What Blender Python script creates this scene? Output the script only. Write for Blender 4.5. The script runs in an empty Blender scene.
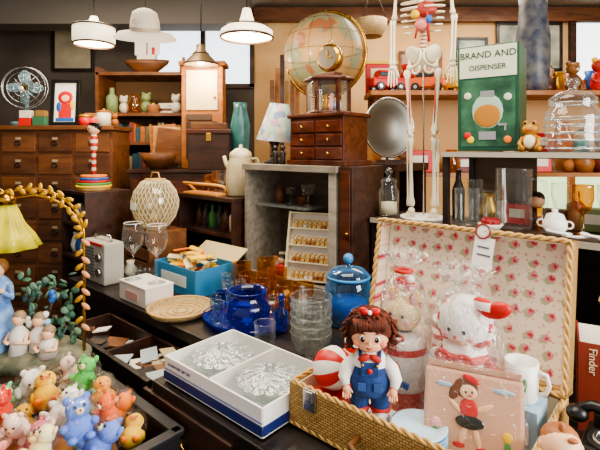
import bpy,bmesh,math,random
from mathutils import Vector,Matrix,Euler
random.seed(7)
pi=math.pi
def lin(h):
    h=h.lstrip('#');o=[]
    for i in (0,2,4):
        c=int(h[i:i+2],16)/255
        o.append(c/12.92 if c<=.04045 else ((c+.055)/1.055)**2.4)
    return (*o,1)
_mc={}
def mt(col,rough=.5,metal=0,kind=None,c2=None,sc=20,bump=0,emit=0,name=None,coat=0):
    key=(col,rough,metal,kind,c2,sc,bump,emit,coat)
    if key in _mc:return _mc[key]
    m=bpy.data.materials.new(name or ('m_'+(kind or 'plain')+'_'+col.strip('#')));m.use_nodes=True
    nt=m.node_tree;N=nt.nodes;L=nt.links
    b=N['Principled BSDF'];b.inputs['Base Color'].default_value=lin(col)
    b.inputs['Roughness'].default_value=rough;b.inputs['Metallic'].default_value=metal
    b.inputs['Coat Weight'].default_value=coat
    if emit:
        b.inputs['Emission Color'].default_value=lin(col);b.inputs['Emission Strength'].default_value=emit
    def new(t,**k):
        n=N.new(t)
        for a,v in k.items():setattr(n,a,v)
        return n
    tc=new('ShaderNodeTexCoord')
    def mix(fac,a,c):
        x=new('ShaderNodeMix',data_type='RGBA')
        L.new(fac,x.inputs[0])
        if isinstance(a,str):x.inputs[6].default_value=lin(a)
        else:L.new(a,x.inputs[6])
        x.inputs[7].default_value=lin(c);return x.outputs[2]
    def ramp(inp,a,c):
        r=new('ShaderNodeMapRange');L.new(inp,r.inputs[0]);r.inputs[1].default_value=a;r.inputs[2].default_value=c;return r.outputs[0]
    h=None
    if kind in('noise','wood'):
        mp=new('ShaderNodeMapping');L.new(tc.outputs['Object'],mp.inputs[0])
        mp.inputs['Scale'].default_value=(1,1,1) if kind=='noise' else (.18,1,1)
        n=new('ShaderNodeTexNoise');L.new(mp.outputs[0],n.inputs['Vector']);n.inputs['Scale'].default_value=sc;n.inputs['Detail'].default_value=5
        if kind=='wood':
            n.inputs['Distortion'].default_value=.6
            wn=new('ShaderNodeTexNoise');L.new(tc.outputs['Object'],wn.inputs['Vector']);wn.inputs['Scale'].default_value=9;wn.inputs['Detail'].default_value=6
            rr=new('ShaderNodeMapRange');L.new(wn.outputs[0],rr.inputs[0]);rr.inputs[1].default_value=.3;rr.inputs[2].default_value=.7;rr.inputs[3].default_value=max(.15,rough-.15);rr.inputs[4].default_value=rough+.3;L.new(rr.outputs[0],b.inputs['Roughness'])
        L.new(mix(ramp(n.outputs[0],.35,.65),col,c2 or col),b.inputs['Base Color']);h=n.outputs[0]
    if kind=='weave':
        s=new('ShaderNodeSeparateXYZ');L.new(tc.outputs['Object'],s.inputs[0])
        ad=new('ShaderNodeMath',operation='ADD');L.new(s.outputs[0],ad.inputs[0]);L.new(s.outputs[1],ad.inputs[1])
        cb=new('ShaderNodeCombineXYZ');L.new(ad.outputs[0],cb.inputs[0]);L.new(s.outputs[2],cb.inputs[1])
        k=new('ShaderNodeTexBrick');L.new(cb.outputs[0],k.inputs['Vector'])
        k.inputs['Scale'].default_value=sc;k.inputs['Color1'].default_value=lin(col);k.inputs['Color2'].default_value=lin(c2);k.inputs['Mortar'].default_value=lin('#6a4a24')
        k.inputs['Mortar Size'].default_value=.045;k.inputs['Mortar Smooth'].default_value=.8;k.inputs['Brick Width'].default_value=.55;k.inputs['Row Height'].default_value=.25
        L.new(k.outputs['Color'],b.inputs['Base Color']);
        inv=new('ShaderNodeMath',operation='SUBTRACT');inv.inputs[0].default_value=1;L.new(k.outputs['Fac'],inv.inputs[1]);h=inv.outputs[0];bump=bump or .6
    if kind=='floral':
        s=new('ShaderNodeSeparateXYZ');L.new(tc.outputs['Object'],s.inputs[0])
        cb=new('ShaderNodeCombineXYZ');L.new(s.outputs[0],cb.inputs[0]);L.new(s.outputs[2],cb.inputs[1])
        nz=new('ShaderNodeTexNoise');L.new(cb.outputs[0],nz.inputs['Vector']);nz.inputs['Scale'].default_value=120
        va=new('ShaderNodeVectorMath',operation='SCALE');L.new(nz.outputs['Color'],va.inputs[0]);va.inputs['Scale'].default_value=.016
        vb=new('ShaderNodeVectorMath',operation='ADD');L.new(va.outputs[0],vb.inputs[0]);L.new(cb.outputs[0],vb.inputs[1])
        def vor(scale,off,rnd):
            mp=new('ShaderNodeMapping');L.new(vb.outputs[0],mp.inputs[0]);mp.inputs['Location'].default_value=(off,off*.6,0)
            v=new('ShaderNodeTexVoronoi',voronoi_dimensions='2D');L.new(mp.outputs[0],v.inputs['Vector']);v.inputs['Scale'].default_value=scale;v.inputs['Randomness'].default_value=rnd;return v.outputs['Distance']
        g=mix(ramp(vor(sc,.007,.35),.27,.22),col,'#a9b28c')
        g=mix(ramp(vor(sc*2.2,.3,.7),.19,.12),g,'#dfa59d')
        g=mix(ramp(vor(sc,0,.35),.24,.18),g,'#d98a8c')
        g=mix(ramp(vor(sc,0,.35),.12,.08),g,c2)
        L.new(g,b.inputs['Base Color'])
    if kind=='stripe':
        w=new('ShaderNodeTexWave',bands_direction='Z');L.new(tc.outputs['Object'],w.inputs['Vector']);w.inputs['Scale'].default_value=sc
        L.new(mix(ramp(w.outputs[0],.48,.52),col,c2),b.inputs['Base Color'])
    if kind=='cells':
        v=new('ShaderNodeTexVoronoi');L.new(tc.outputs['Object'],v.inputs['Vector']);v.inputs['Scale'].default_value=sc
        hs=new('ShaderNodeHueSaturation');L.new(v.outputs['Color'],hs.inputs['Color']);hs.inputs['Saturation'].default_value=.6;hs.inputs['Value'].default_value=.6
        x=new('ShaderNodeMix',data_type='RGBA');x.inputs[0].default_value=.6;L.new(hs.outputs[0],x.inputs[7]);x.inputs[6].default_value=lin(c2);L.new(x.outputs[2],b.inputs['Base Color'])
    if kind=='map':
        n=new('ShaderNodeTexNoise');L.new(tc.outputs['Object'],n.inputs['Vector']);n.inputs['Scale'].default_value=sc;n.inputs['Detail'].default_value=6
        g=mix(ramp(n.outputs[0],.50,.52),col,c2)
        n2=new('ShaderNodeTexNoise');L.new(tc.outputs['Object'],n2.inputs['Vector']);n2.inputs['Scale'].default_value=sc*1.7
        g=mix(ramp(n2.outputs[0],.58,.62),g,'#9a6240')
        L.new(g,b.inputs['Base Color'])
    if bump:
        if h is None:
            n=new('ShaderNodeTexNoise');L.new(tc.outputs['Object'],n.inputs['Vector']);n.inputs['Scale'].default_value=sc;h=n.outputs[0]
        bp=new('ShaderNodeBump');bp.inputs['Strength'].default_value=bump;bp.inputs['Distance'].default_value=.004;L.new(h,bp.inputs['Height']);L.new(bp.outputs[0],b.inputs['Normal'])
    _mc[key]=m;return m
def glass(col='#ffffff',blend=.3,rough=.03,bump=0,base=0.0,name='glass',dif=None,df=.4,top=.85):
    key=('g',col,blend,rough,bump,base,dif,df,top)
    if key in _mc:return _mc[key]
    m=bpy.data.materials.new('m_'+name+'_'+col.strip('#'));m.use_nodes=True;nt=m.node_tree;N=nt.nodes;L=nt.links
    for n in list(N):N.remove(n)
    o=N.new('ShaderNodeOutputMaterial');t=N.new('ShaderNodeBsdfTransparent');t.inputs[0].default_value=lin(col)
    g=N.new('ShaderNodeBsdfGlossy');g.inputs['Roughness'].default_value=rough
    d=N.new('ShaderNodeBsdfDiffuse');d.inputs[0].default_value=lin(dif or col)
    e=N.new('ShaderNodeMixShader');e.inputs[0].default_value=df;L.new(g.outputs[0],e.inputs[1]);L.new(d.outputs[0],e.inputs[2])  # diffuse colour mixed into glancing edges to stand in for glass highlights
    lw=N.new('ShaderNodeLayerWeight');lw.inputs[0].default_value=blend
    mr=N.new('ShaderNodeMapRange');L.new(lw.outputs['Facing'],mr.inputs[0]);mr.inputs[3].default_value=base;mr.inputs[4].default_value=top
    mx=N.new('ShaderNodeMixShader');L.new(mr.outputs[0],mx.inputs[0]);L.new(t.outputs[0],mx.inputs[1]);L.new(e.outputs[0],mx.inputs[2]);L.new(mx.outputs[0],o.inputs[0])
    if bump:
        tc=N.new('ShaderNodeTexCoord');n=N.new('ShaderNodeTexNoise');n.inputs['Scale'].default_value=28;n.inputs['Detail'].default_value=3;n.inputs['Distortion'].default_value=2;L.new(tc.outputs['Object'],n.inputs['Vector'])
        bp=N.new('ShaderNodeBump');bp.inputs['Strength'].default_value=bump;bp.inputs['Distance'].default_value=.02;L.new(n.outputs[0],bp.inputs['Height'])
        L.new(bp.outputs[0],g.inputs['Normal']);L.new(bp.outputs[0],lw.inputs['Normal'])
    _mc[key]=m;return m

class B:
    def __init__(s,name,loc=(0,0,0),rz=0,scale=1):
        s.name=name;s.loc=loc;s.rz=rz;s.sc=scale;s.bm=bmesh.new();s.ms=[];s.M=Matrix()
    def mi(s,m):
        if m not in s.ms:s.ms.append(m)
        return s.ms.index(m)
    def vs(s,pts,M=None):
        X=s.M@M if M else s.M
        return [s.bm.verts.new(X@Vector(p)) for p in pts]
    def f(s,vv,i,sm=False):
        try:
            a=s.bm.faces.new(vv);a.material_index=i;a.smooth=sm
        except ValueError:pass
    def box(s,c,z,m,rot=None,bv=0,tap=1):
        i=s.mi(m);M=Matrix.Translation(c)
        if rot:M=M@Euler(rot).to_matrix().to_4x4()
        x,y,h=z[0]/2,z[1]/2,z[2]/2
        v=s.vs([(-x,-y,-h),(x,-y,-h),(x,y,-h),(-x,y,-h),(-x*tap,-y*tap,h),(x*tap,-y*tap,h),(x*tap,y*tap,h),(-x*tap,y*tap,h)],M)
        fs=[]
        for q in((0,3,2,1),(4,5,6,7),(0,1,5,4),(1,2,6,5),(2,3,7,6),(3,0,4,7)):
            a=s.bm.faces.new([v[k] for k in q]);a.material_index=i;fs.append(a)
        if bv:
            es=set(e for a in fs for e in a.edges)
            r=bmesh.ops.bevel(s.bm,geom=list(es),offset=bv,segments=2,affect='EDGES',profile=.6)
            for a in r['faces']:a.material_index=i
        return s
    def rings(s,rings,i):
        seg=max(len(r) for r in rings)
        for a,b in zip(rings,rings[1:]):
            for k in range(seg):
                k2=(k+1)%seg
                if len(a)==1 and len(b)==1:continue
                if len(a)==1:s.f([a[0],b[k2],b[k]],i,True)
                elif len(b)==1:s.f([a[k],a[k2],b[0]],i,True)
                else:s.f([a[k],a[k2],b[k2],b[k]],i,True)
    def lathe(s,pr,c,m,seg=20,rot=None,scl=(1,1),flute=0,nf=12):
        i=s.mi(m);M=Matrix.Translation(c)
        if rot:M=M@Euler(rot).to_matrix().to_4x4()
        R=[]
        for r,z in pr:
            if r<1e-6:R.append(s.vs([(0,0,z)],M))
            else:R.append(s.vs([(r*(1+flute*math.cos(nf*2*pi*k/seg))*scl[0]*math.cos(2*pi*k/seg),r*(1+flute*math.cos(nf*2*pi*k/seg))*scl[1]*math.sin(2*pi*k/seg),z) for k in range(seg)],M))
        s.rings(R,i);return s
    def cyl(s,c,r,h,m,r2=None,seg=18,rot=None):
        r2=r if r2 is None else r2
        return s.lathe([(0,0),(r*.999,0),(r,0),(r2,h),(r2*.999,h),(0,h)],c,m,seg,rot)
    def sph(s,c,r,m,rot=None,seg=16,n=9,jit=0):
        if not hasattr(r,'__len__'):r=(r,r,r)
        i=s.mi(m);M=Matrix.Translation(c)
        if rot:M=M@Euler(rot).to_matrix().to_4x4()
        R=[]
        for a in range(n+1):
            t=pi*a/n
            if a in(0,n):R.append(s.vs([(0,0,-r[2]*math.cos(t))],M))
            else:
                q=[]
                for k in range(seg):
                    j=1+(random.uniform(-jit,jit) if jit else 0)
                    q.append((r[0]*j*math.sin(t)*math.cos(2*pi*k/seg),r[1]*j*math.sin(t)*math.sin(2*pi*k/seg),-r[2]*j*math.cos(t)))
                R.append(s.vs(q,M))
        s.rings(R,i);return s
    def tube(s,pts,r,m,seg=8,closed=False):
        i=s.mi(m);P=[Vector(p) for p in pts];n=len(P);R=r if hasattr(r,'__len__') else [r]*n
        rings=[];up=None
        for k in range(n):
            if closed:t=P[(k+1)%n]-P[k-1]
            else:t=P[min(k+1,n-1)]-P[max(k-1,0)]
            t.normalize()
            if up is None:up=t.orthogonal().normalized()
            up=(up-t*up.dot(t))
            if up.length<1e-5:up=t.orthogonal()
            up.normalize();w=t.cross(up)
            rings.append(s.vs([P[k]+R[k]*(up*math.cos(2*pi*j/seg)+w*math.sin(2*pi*j/seg)) for j in range(seg)]))
        for a,b in zip(rings,rings[1:]):
            for j in range(seg):s.f([a[j],a[(j+1)%seg],b[(j+1)%seg],b[j]],i,True)
        if closed:
            a,b=rings[-1],rings[0]
            best=min(range(seg),key=lambda o:(a[0].co-b[o].co).length)
            for j in range(seg):s.f([a[j],a[(j+1)%seg],b[(j+1+best)%seg],b[(j+best)%seg]],i,True)
        else:
            s.f(rings[0][::-1],i);s.f(rings[-1],i)
        return s
    def ring(s,c,R,r,m,rot=None,seg=28,ts=6,scl=(1,1)):
        E=Euler(rot).to_matrix() if rot else Matrix.Identity(3)
        return s.tube([Vector(c)+E@Vector((R*scl[0]*math.cos(2*pi*k/seg),R*scl[1]*math.sin(2*pi*k/seg),0)) for k in range(seg)],r,m,ts,True)
    def done(s):
        if s.sc!=1:bmesh.ops.scale(s.bm,vec=(s.sc,)*3,verts=s.bm.verts)
        me=bpy.data.meshes.new(s.name);bmesh.ops.recalc_face_normals(s.bm,faces=s.bm.faces);s.bm.to_mesh(me);s.bm.free()
        for m in s.ms:me.materials.append(m)
        o=bpy.data.objects.new(s.name,me);bpy.context.collection.objects.link(o);o.location=s.loc;o.rotation_euler=(0,0,s.rz);s.o=o;return o
def text(par,txt,size,loc,rot,m,al='CENTER'):
    cu=bpy.data.curves.new('lettering','FONT');cu.body=txt;cu.size=size;cu.align_x=al;cu.extrude=.0004
    t=bpy.data.objects.new('lettering',cu);bpy.context.collection.objects.link(t)
    bpy.context.view_layer.update();dg=bpy.context.evaluated_depsgraph_get()
    me=bpy.data.meshes.new_from_object(t.evaluated_get(dg));bpy.data.objects.remove(t)
    o=bpy.data.objects.new('lettering',me);me.materials.clear();me.materials.append(m);bpy.context.collection.objects.link(o)
    o.parent=par;o.location=loc;o.rotation_euler=rot
TH=math.radians(-41.5);D=Vector((math.cos(TH),math.sin(TH),0));NN=Vector((-math.sin(TH),math.cos(TH),0));OO=Vector((-.283,1.5,0))
def T(u,v,z):return OO+D*u+NN*v+Vector((0,0,z))
def tb(n,u,v,z,dr=0,scale=1):return B(n,T(u,v,z),TH+dr,scale)
# ---- materials
W_dark=mt('#432618',.4,0,'wood','#2a1810',30);W_mid=mt('#754826',.45,0,'wood','#553117',26);W_or=mt('#aa672f',.45,0,'wood','#885322',22)
W_red=mt('#5c2c18',.3,0,'wood','#3d1c0e',30);W_lt=mt('#c0945c',.5,0,'wood','#a37844',24);W_grey=mt('#968d7f',.55,0,'wood','#756d61',30)
W_blk=mt('#261d18',.35,0,'wood','#17110e',30)
white=mt('#f1ede6',.4);offw=mt('#ddd5c3',.5);black=mt('#141414',.35);red=mt('#c8221d',.4);blue=mt('#2a5fae',.4);cream=mt('#e8dcb8',.5)
brass=mt('#c79a45',.25,1);steel=mt('#c2c2c2',.25,1);pink=mt('#eea6a8',.5);skin=mt('#f0bf9a',.45);yel=mt('#f0c52d',.45);grn=mt('#4f8f4c',.5);org=mt('#ee7e24',.45)
lblue=mt('#8fc6e6',.4);paper=mt('#e6e0d2',.7);gold=mt('#d8a63c',.3,.6);teal=mt('#3f8a86',.4)
gcl=glass('#fbfdfc',.22,base=.04,dif='#e8f0ee',df=.22,top=.75);gblue=glass('#3a62e0',.3,base=.06,dif='#3f68e8');gdb=glass('#2444d0',.25,base=.08,dif='#1a38c4',df=.5);gamb=glass('#f2c06a',.3,base=.08,dif='#d8942e',df=.35);gsky=glass('#a6cdea',.3,base=.08,dif='#6fa8d8',df=.5)
wrap=glass('#ffffff',.26,.10,1.2,base=.06,name='plastic_wrap',dif='#ffffff',df=.12,top=.7)
wrap_thin=glass('#ffffff',.2,.08,1.0,base=.02,name='thin_wrap',dif='#ffffff',df=.05,top=.5)
wick=mt('#cba260',.6,0,'weave','#b08544',42,.8);wick2=mt('#dcc492',.6,0,'weave','#c0a26a',60,.8)
# ---- room
wallm=mt('#d6b07c',.8,0,'noise','#caa06a',4);wallg=mt('#5a5149',.8,0,'noise','#49413a',3);ceilm=mt('#948b7d',.8,0,'noise','#867d70',3);floorm=mt('#4a3424',.5,0,'wood','#33231a',8)
B('floor').box((0,1.6,-.05),(6.2,4.9,.1),floorm).done()
B('ceiling').box((0,1.9,2.75),(6.2,4.3,.1),ceilm).done()
b=B('wall_back')
b.box((1.3,4.0,1.35),(3.4,.1,2.7),wallm);b.box((-1.75,4.0,1.0),(2.7,.1,2.0),wallg);b.box((-2.2,4.0,2.35),(1.8,.1,.7),wallg);b.box((-.85,4.0,2.66),(.9,.1,.08),wallg);b.done()
B('wall_left').box((-3.05,1.9,1.35),(.1,4.3,2.7),wallg).done()
B('wall_right').box((3.05,1.9,1.35),(.1,4.3,2.7),wallm).done()
b=B('window_1',(-.85,3.98,2.31));b.box((0,0,0),(.88,.01,.6),mt('#dfeaf2',.3,emit=2.4))
for x in(-.43,0,.43):b.box((x,-.03,0),(.04,.04,.62),W_dark)
for z in(-.3,.3):b.box((0,-.03,z),(.9,.04,.04),W_dark)
b.done()
b=B('window_2',(2.35,3.93,1.25));b.box((0,0,0),(.9,.01,.8),mt('#b9cfa0',.3,emit=1.8))
for x in(-.45,0,.45):b.box((x,-.03,0),(.05,.04,.85),W_or)
for z in(-.4,.4):b.box((0,-.03,z),(.95,.04,.05),W_or)
b.done()
b=B('window_3',(2.62,3.93,2.3));b.box((0,0,0),(.5,.01,.55),mt('#e6eef0',.3,emit=2.6))
for x in(-.26,.26):b.box((x,-.03,0),(.05,.04,.6),W_dark)
for z in(-.28,.28):b.box((0,-.03,z),(.56,.04,.05),W_dark)
b.done()
B('trim_1').box((-1.7,3.6,2.56),(2.6,.22,.26),mt('#6a645b',.7)).done()
B('trim_2').box((1.2,3.9,2.62),(3.2,.06,.12),W_mid).done()
# ---- clutter rows
def trinket(b,x,y,z,s,k=None):
    k=random.randrange(8) if k is None else k
    c=random.choice([offw,cream,W_or,W_mid,gold,teal,red,mt('#7a8a5a',.5),mt('#b0764a',.5),blue,mt('#c9c2b0',.4),mt('#6e2f24',.5),gamb])
    if k==0:b.lathe([(0,0),(s*.3,0),(s*.42,s*.4),(s*.2,s*.8),(s*.26,s),(0,s*.95)],(x,y,z),c,12)
    elif k==1:b.box((x,y,z+s*.35),(s*.8,s*.5,s*.7),c,bv=s*.03);b.box((x,y-s*.26,z+s*.38),(s*.5,.002,s*.3),offw)
    elif k==2:b.lathe([(0,0),(s*.25,0),(s*.25,s*.7),(s*.1,s*.85),(s*.1,s*1.1),(0,s*1.1)],(x,y,z),c,12)
    elif k==3:b.lathe([(0,0),(s*.3,0),(s*.36,s*.25),(s*.3,s*.5),(s*.15,s*.6)],(x,y,z),c,12);b.sph((x,y,z+s*.78),s*.24,skin,seg=10,n=7);b.sph((x,y+s*.04,z+s*.86),s*.24,W_dark,seg=10,n=7)
    elif k==4:b.lathe([(0,0),(s*.34,0),(s*.36,s*.45),(s*.38,s*.5),(0,s*.52)],(x,y,z),c,14);b.sph((x,y,z+s*.57),s*.08,gold,seg=7,n=5)
    elif k==5:b.lathe([(0,0),(s*.28,0),(s*.05,s*.08),(s*.05,s*.45),(s*.28,s*.6),(s*.32,s*.95)],(x,y,z),gcl,14)
    elif k==6:b.sph((x,y,z+s*.3),(s*.26,s*.24,s*.3),c,seg=10,n=7);b.sph((x,y-s*.05,z+s*.72),(s*.22,s*.2,s*.2),c,seg=10,n=7);b.sph((x-s*.14,y,z+s*.9),s*.08,c,seg=7,n=5);b.sph((x+s*.14,y,z+s*.9),s*.08,c,seg=7,n=5)
    else:
        for q in range(4):b.box((x+random.uniform(-.05,.05)*s,y,z+s*(.07+.13*q)),(s*.8,s*.55,s*.12),random.choice([c,offw,W_mid,blue]),rot=(0,0,random.uniform(-.3,.3)))
def row(name,loc,rz,L,dp,n,s,ks=None):
    b=B(name,loc,rz)
    for i in range(n):
        trinket(b,-L/2+L*(i+.5)/n+random.uniform(-.1,.1)*L/n,random.uniform(-dp,dp),0,s*random.uniform(.75,1.15),random.choice(ks) if ks else None)
    return b.done()
# ---- main table
b=tb('display_counter',0,0,0)
b.box((-.85,.43,.78),(.7,.86,.04),W_blk,bv=.004);b.box((.45,.51,.78),(1.9,1.02,.04),W_blk,bv=.004)
b.box((-.83,.43,.4),(.68,.8,.72),W_blk);b.box((.44,.5,.4),(1.86,.96,.72),W_blk)
b.box((.68,-.13,.67),(1.28,.25,.25),W_blk,bv=.004)
for x in(.2,.62,1.04):
    b.box((x,-.258,.665),(.39,.012,.2),W_dark,bv=.003)
    b.ring((x,-.272,.67),.03,.004,brass,rot=(pi/2,0,0),scl=(1,.6));b.sph((x,-.268,.685),.012,brass)
b.box((.68,-.12,.3),(1.24,.2,.5),W_blk)
for x in(-1.1,1.3):
    for y in(.1,.8):b.box((x,y,.03),(.06,.06,.06),W_blk)
b.done()
b=tb('open_drawer',-.36,-.125,.615)
L=.7
b.box((0,0,.006),(L,.23,.012),W_mid);b.box((0,-.115,.075),(L+.02,.018,.17),W_blk,bv=.003);b.box((0,.112,.06),(L,.012,.12),W_dark)
for x in(-L/2,0,L/2-.0):b.box((x,0,.065),(.012,.22,.12),W_dark)
for x in(-.17,.17):b.ring((x,-.13,.08),.025,.004,brass,rot=(pi/2,0,0),scl=(1,.6))
pc=[paper,mt('#b7a57f',.7),mt('#7e5a3a',.6),mt('#2d2a2a',.5),mt('#a7b4b9',.5),W_mid,mt('#4a3a30',.5)]
for k in range(46):
    x=random.choice([-.25,-.17,-.09,.09,.17,.25])+random.uniform(-.05,.05)
    b.box((x,random.uniform(-.07,.07),.03+.0022*k),(random.uniform(.05,.11),random.uniform(.04,.08),.004),random.choice(pc),rot=(random.uniform(-.12,.12),random.uniform(-.12,.12),random.uniform(-.8,.8)))
b.done()
b=tb('side_table',-.62,-.6,0)
b.box((0,0,.755),(.66,.62,.03),W_dark,bv=.004)
for x in(-.3,.3):
    for y in(-.28,.28):b.box((x,y,.37),(.04,.04,.74),W_dark)
b.box((0,0,.68),(.6,.56,.1),W_dark);b.done()
# ---- toy crate
b=tb('toy_crate',-.02,-.63,.0)
cm=mt('#1d1c20',.5)
b.box((0,0,.56),(.5,.66,.02),cm)
for x in(-.25,.25):b.box((x,0,.65),(.016,.68,.2),cm,bv=.003)
for y in(-.335,.335):b.box((0,y,.65),(.5,.016,.2),cm,bv=.003)
for x in(-.25,.25):b.box((x,0,.745),(.03,.69,.014),cm,bv=.003)
for y in(-.335,.335):b.box((0,y,.745),(.52,.03,.014),cm,bv=.003)
for x in(-.22,.22):
    for y in(-.3,.3):b.box((x,y,.275),(.04,.04,.55),cm)
b.done()
b=tb('plush_toy_pile',-.02,-.63,.575)
b.sph((0,0,.08),(.21,.29,.06),mt('#c08a5a',.9))
cols=['#f2c010','#ea7c14','#f2ece0','#5cc05a','#f5c21a','#e8708a','#f4d8c8','#58c0dd','#f0a21e','#d83a24','#f4d040','#f3efe6','#7ccf9a','#f2c010','#6a8ae0','#f29a8a','#f7e7b0','#ee6a1a']
def plush(b,x,y,z,sz,col,ang,tilt):
    m=mt(col,.8,0,'noise',col,60,.4);k0=b.M.copy();duck=col in('#f2c010','#f5c21a','#f4d040','#f0a21e')
    b.M=k0@Matrix.Translation((x,y,z))@Euler((tilt,0,ang)).to_matrix().to_4x4()
    b.sph((0,0,0),(sz*.5,sz*(.55 if duck else .42),sz*.48),m,seg=12,n=8);b.sph((0,-sz*.12,sz*.62),(sz*.42,sz*.38,sz*.36),m,seg=12,n=8)
    for s_ in(-1,1):
        if duck:b.sph((s_*sz*.46,sz*.05,sz*.05),(sz*.1,sz*.32,sz*.2),m,seg=8,n=6)
        else:
            b.sph((s_*sz*.32,0,sz*.92),(sz*.14,sz*.08,sz*.16),m,seg=8,n=6);b.sph((s_*sz*.5,-sz*.2,sz*.1),(sz*.15,sz*.28,sz*.14),m,seg=8,n=6)
        b.sph((s_*sz*.28,-sz*.42,-sz*.3),(sz*.17,sz*.26,sz*.12),org if duck else m,seg=8,n=6)
        b.sph((s_*sz*.15,-sz*.46,sz*.7),sz*.055,black,seg=6,n=5)
    if duck:b.sph((0,-sz*.58,sz*.56),(sz*.2,sz*.2,sz*.07),org,seg=8,n=6)
    else:b.sph((0,-sz*.48,sz*.55),(sz*.15,sz*.1,sz*.11),mt('#f4d9a0',.7),seg=8,n=6);b.sph((0,-sz*.57,sz*.58),sz*.04,black,seg=6,n=5)
    b.sph((0,-.01,sz*.3),(sz*.68,sz*.66,sz*.88),wrap_thin,seg=12,n=8,jit=.1)
    b.M=k0
pool=[]
for lay,(zz,nx,ny) in enumerate([(.145,4,7),(.215,4,6)]):
    for i in range(nx):
        for j in range(ny):
            if not pool:pool=cols[:];random.shuffle(pool)
            x=-.165+.33*(i/(nx-1))+random.uniform(-.015,.015);y=-.26+.52*(j/(ny-1))+random.uniform(-.02,.02)
            if lay:x*=.84;y*=.88
            plush(b,x,y,zz+random.uniform(0,.03),random.uniform(.05,.07),pool.pop(),random.uniform(-.6,2.0),random.uniform(-1.2,.6))
b.done()
def lampobj():
    b=tb('figurine_lamp',-.42,-.42,.77,-TH*.9,1.13)
    st=mt('#cfc7b4',.5,0,'noise','#8f9a86',30)
    b.lathe([(0,0),(.17,0),(.175,.02),(.14,.04),(0,.05)],(0,0,0),mt('#7e7a62',.6,0,'noise','#4e5846',30),24,scl=(1,.6))
    pts=[(.16,0,.03)]
    for k in range(0,13):
        a=pi*k/12*.78
        pts.append((.0+.16*math.cos(a),0,.36+.13*math.sin(a)))
    b.tube(pts,.004,brass);pts2=[(p[0]-.014 if p[0]>0 else p[0],p[1]+.02,p[2]-.02) for p in pts];b.tube(pts2,.003,brass)
    for k in range(len(pts)):
        p=pts[k]
        if k>1:
            for s_ in(-1,1):b.sph((p[0]+s_*.011,-.008,p[2]+s_*.006),(.014,.004,.007),gold,rot=(0,k*.5+s_*.8,0),seg=8,n=5)
    for z in(.1,.16,.2,.25,.29,.34):
        b.sph((.17,-.01,z),(.016,.005,.007),mt('#d89a70',.4),rot=(0,.6,0),seg=8,n=5);b.sph((.15,-.01,z+.02),(.016,.005,.007),gold,rot=(0,-.7,0),seg=8,n=5)
    x0=-.075
    sh=mt('#c8bc30',.3,0,'noise','#a0941c',18,emit=.22)
    b.tube([(x0-.02,0,.485),(x0,0,.47),(x0,0,.44)],.007,brass)
    b.lathe([(.02,.45),(.03,.43),(.045,.39),(.07,.355),(.088,.32),(.084,.32),(.04,.38),(.02,.43)],(x0,0,0),sh,54,flute=.06,nf=9)
    b.lathe([(.008,.46),(.018,.455),(.03,.445),(.02,.47),(0,.485)],(x0,0,0),brass,16)
    b.sph((x0,0,.36),.022,mt('#fff0c0',.3,emit=4),seg=10,n=6)
    bl=mt('#2a66b8',.5,0,'noise','#8fb6e6',25);x1=-.08
    b.lathe([(0,.03),(.055,.035),(.048,.08),(.036,.13),(.024,.175),(.03,.2),(.033,.215),(.02,.235),(.01,.245)],(x1,-.02,0),bl,36,flute=.07,nf=6)
    b.sph((x1,-.025,.262),(.017,.018,.021),skin);b.sph((x1,-.015,.27),(.021,.02,.022),mt('#8a5a2c',.6))
    b.sph((x1,-.043,.262),(.003,.004,.003),skin,seg=6,n=5)
    for s_ in(-1,1):b.sph((x1+s_*.006,-.041,.267),.002,black,seg=6,n=4)
    b.tube([(x1-.03,-.02,.215),(x1-.05,-.04,.18),(x1-.03,-.06,.165)],[.011,.009,.006],bl);b.tube([(x1+.03,-.02,.215),(x1+.05,-.04,.19),(x1+.04,-.06,.21)],[.011,.009,.006],bl)
    b.sph((x1+.04,-.062,.214),.007,skin,seg=8,n=5);b.sph((x1-.03,-.062,.163),.007,skin,seg=8,n=5)
    for x,y,h in((-.0,-.05,.11),(.045,-.03,.1),(.085,-.05,.07)):
        b.lathe([(0,.03),(.028,.035),(.022,.06),(.025,.03+h*.6),(.012,.03+h*.75),(.008,.03+h*.8)],(x,y,0),mt('#d8d4cc',.4),12)
        b.sph((x,y,.03+h*.93),.017,skin,seg=10,n=6);b.sph((x,y+.004,.036+h*.93),.018,mt('#8f7a5c',.5),seg=10,n=6)
        for s_ in(-1,1):b.tube([(x+s_*.022,y,.03+h*.6),(x+s_*.03,y-.015,.03+h*.4),(x+s_*.01,y-.03,.03+h*.45)],[.007,.006,.005],skin,6)
    for k in range(90):
        b.sph((random.uniform(-.04,.12),random.uniform(-.0,.04),random.uniform(.05,.24)),(.014,.004,.010),random.choice([mt('#3f6a52',.6),mt('#4a6a60',.6),mt('#6a8a70',.6)]),rot=(random.random()*3,random.random()*3,0),seg=6,n=4)
    for k in range(7):b.sph((random.uniform(-.02,.1),-.02,random.uniform(.1,.2)),.010,random.choice([blue,white,lblue]),seg=7,n=5)
    b.tube([(.05,0.02,.03),(.04,.02,.12),(.06,.02,.2)],.006,W_dark)
    b.done()
lampobj()
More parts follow.
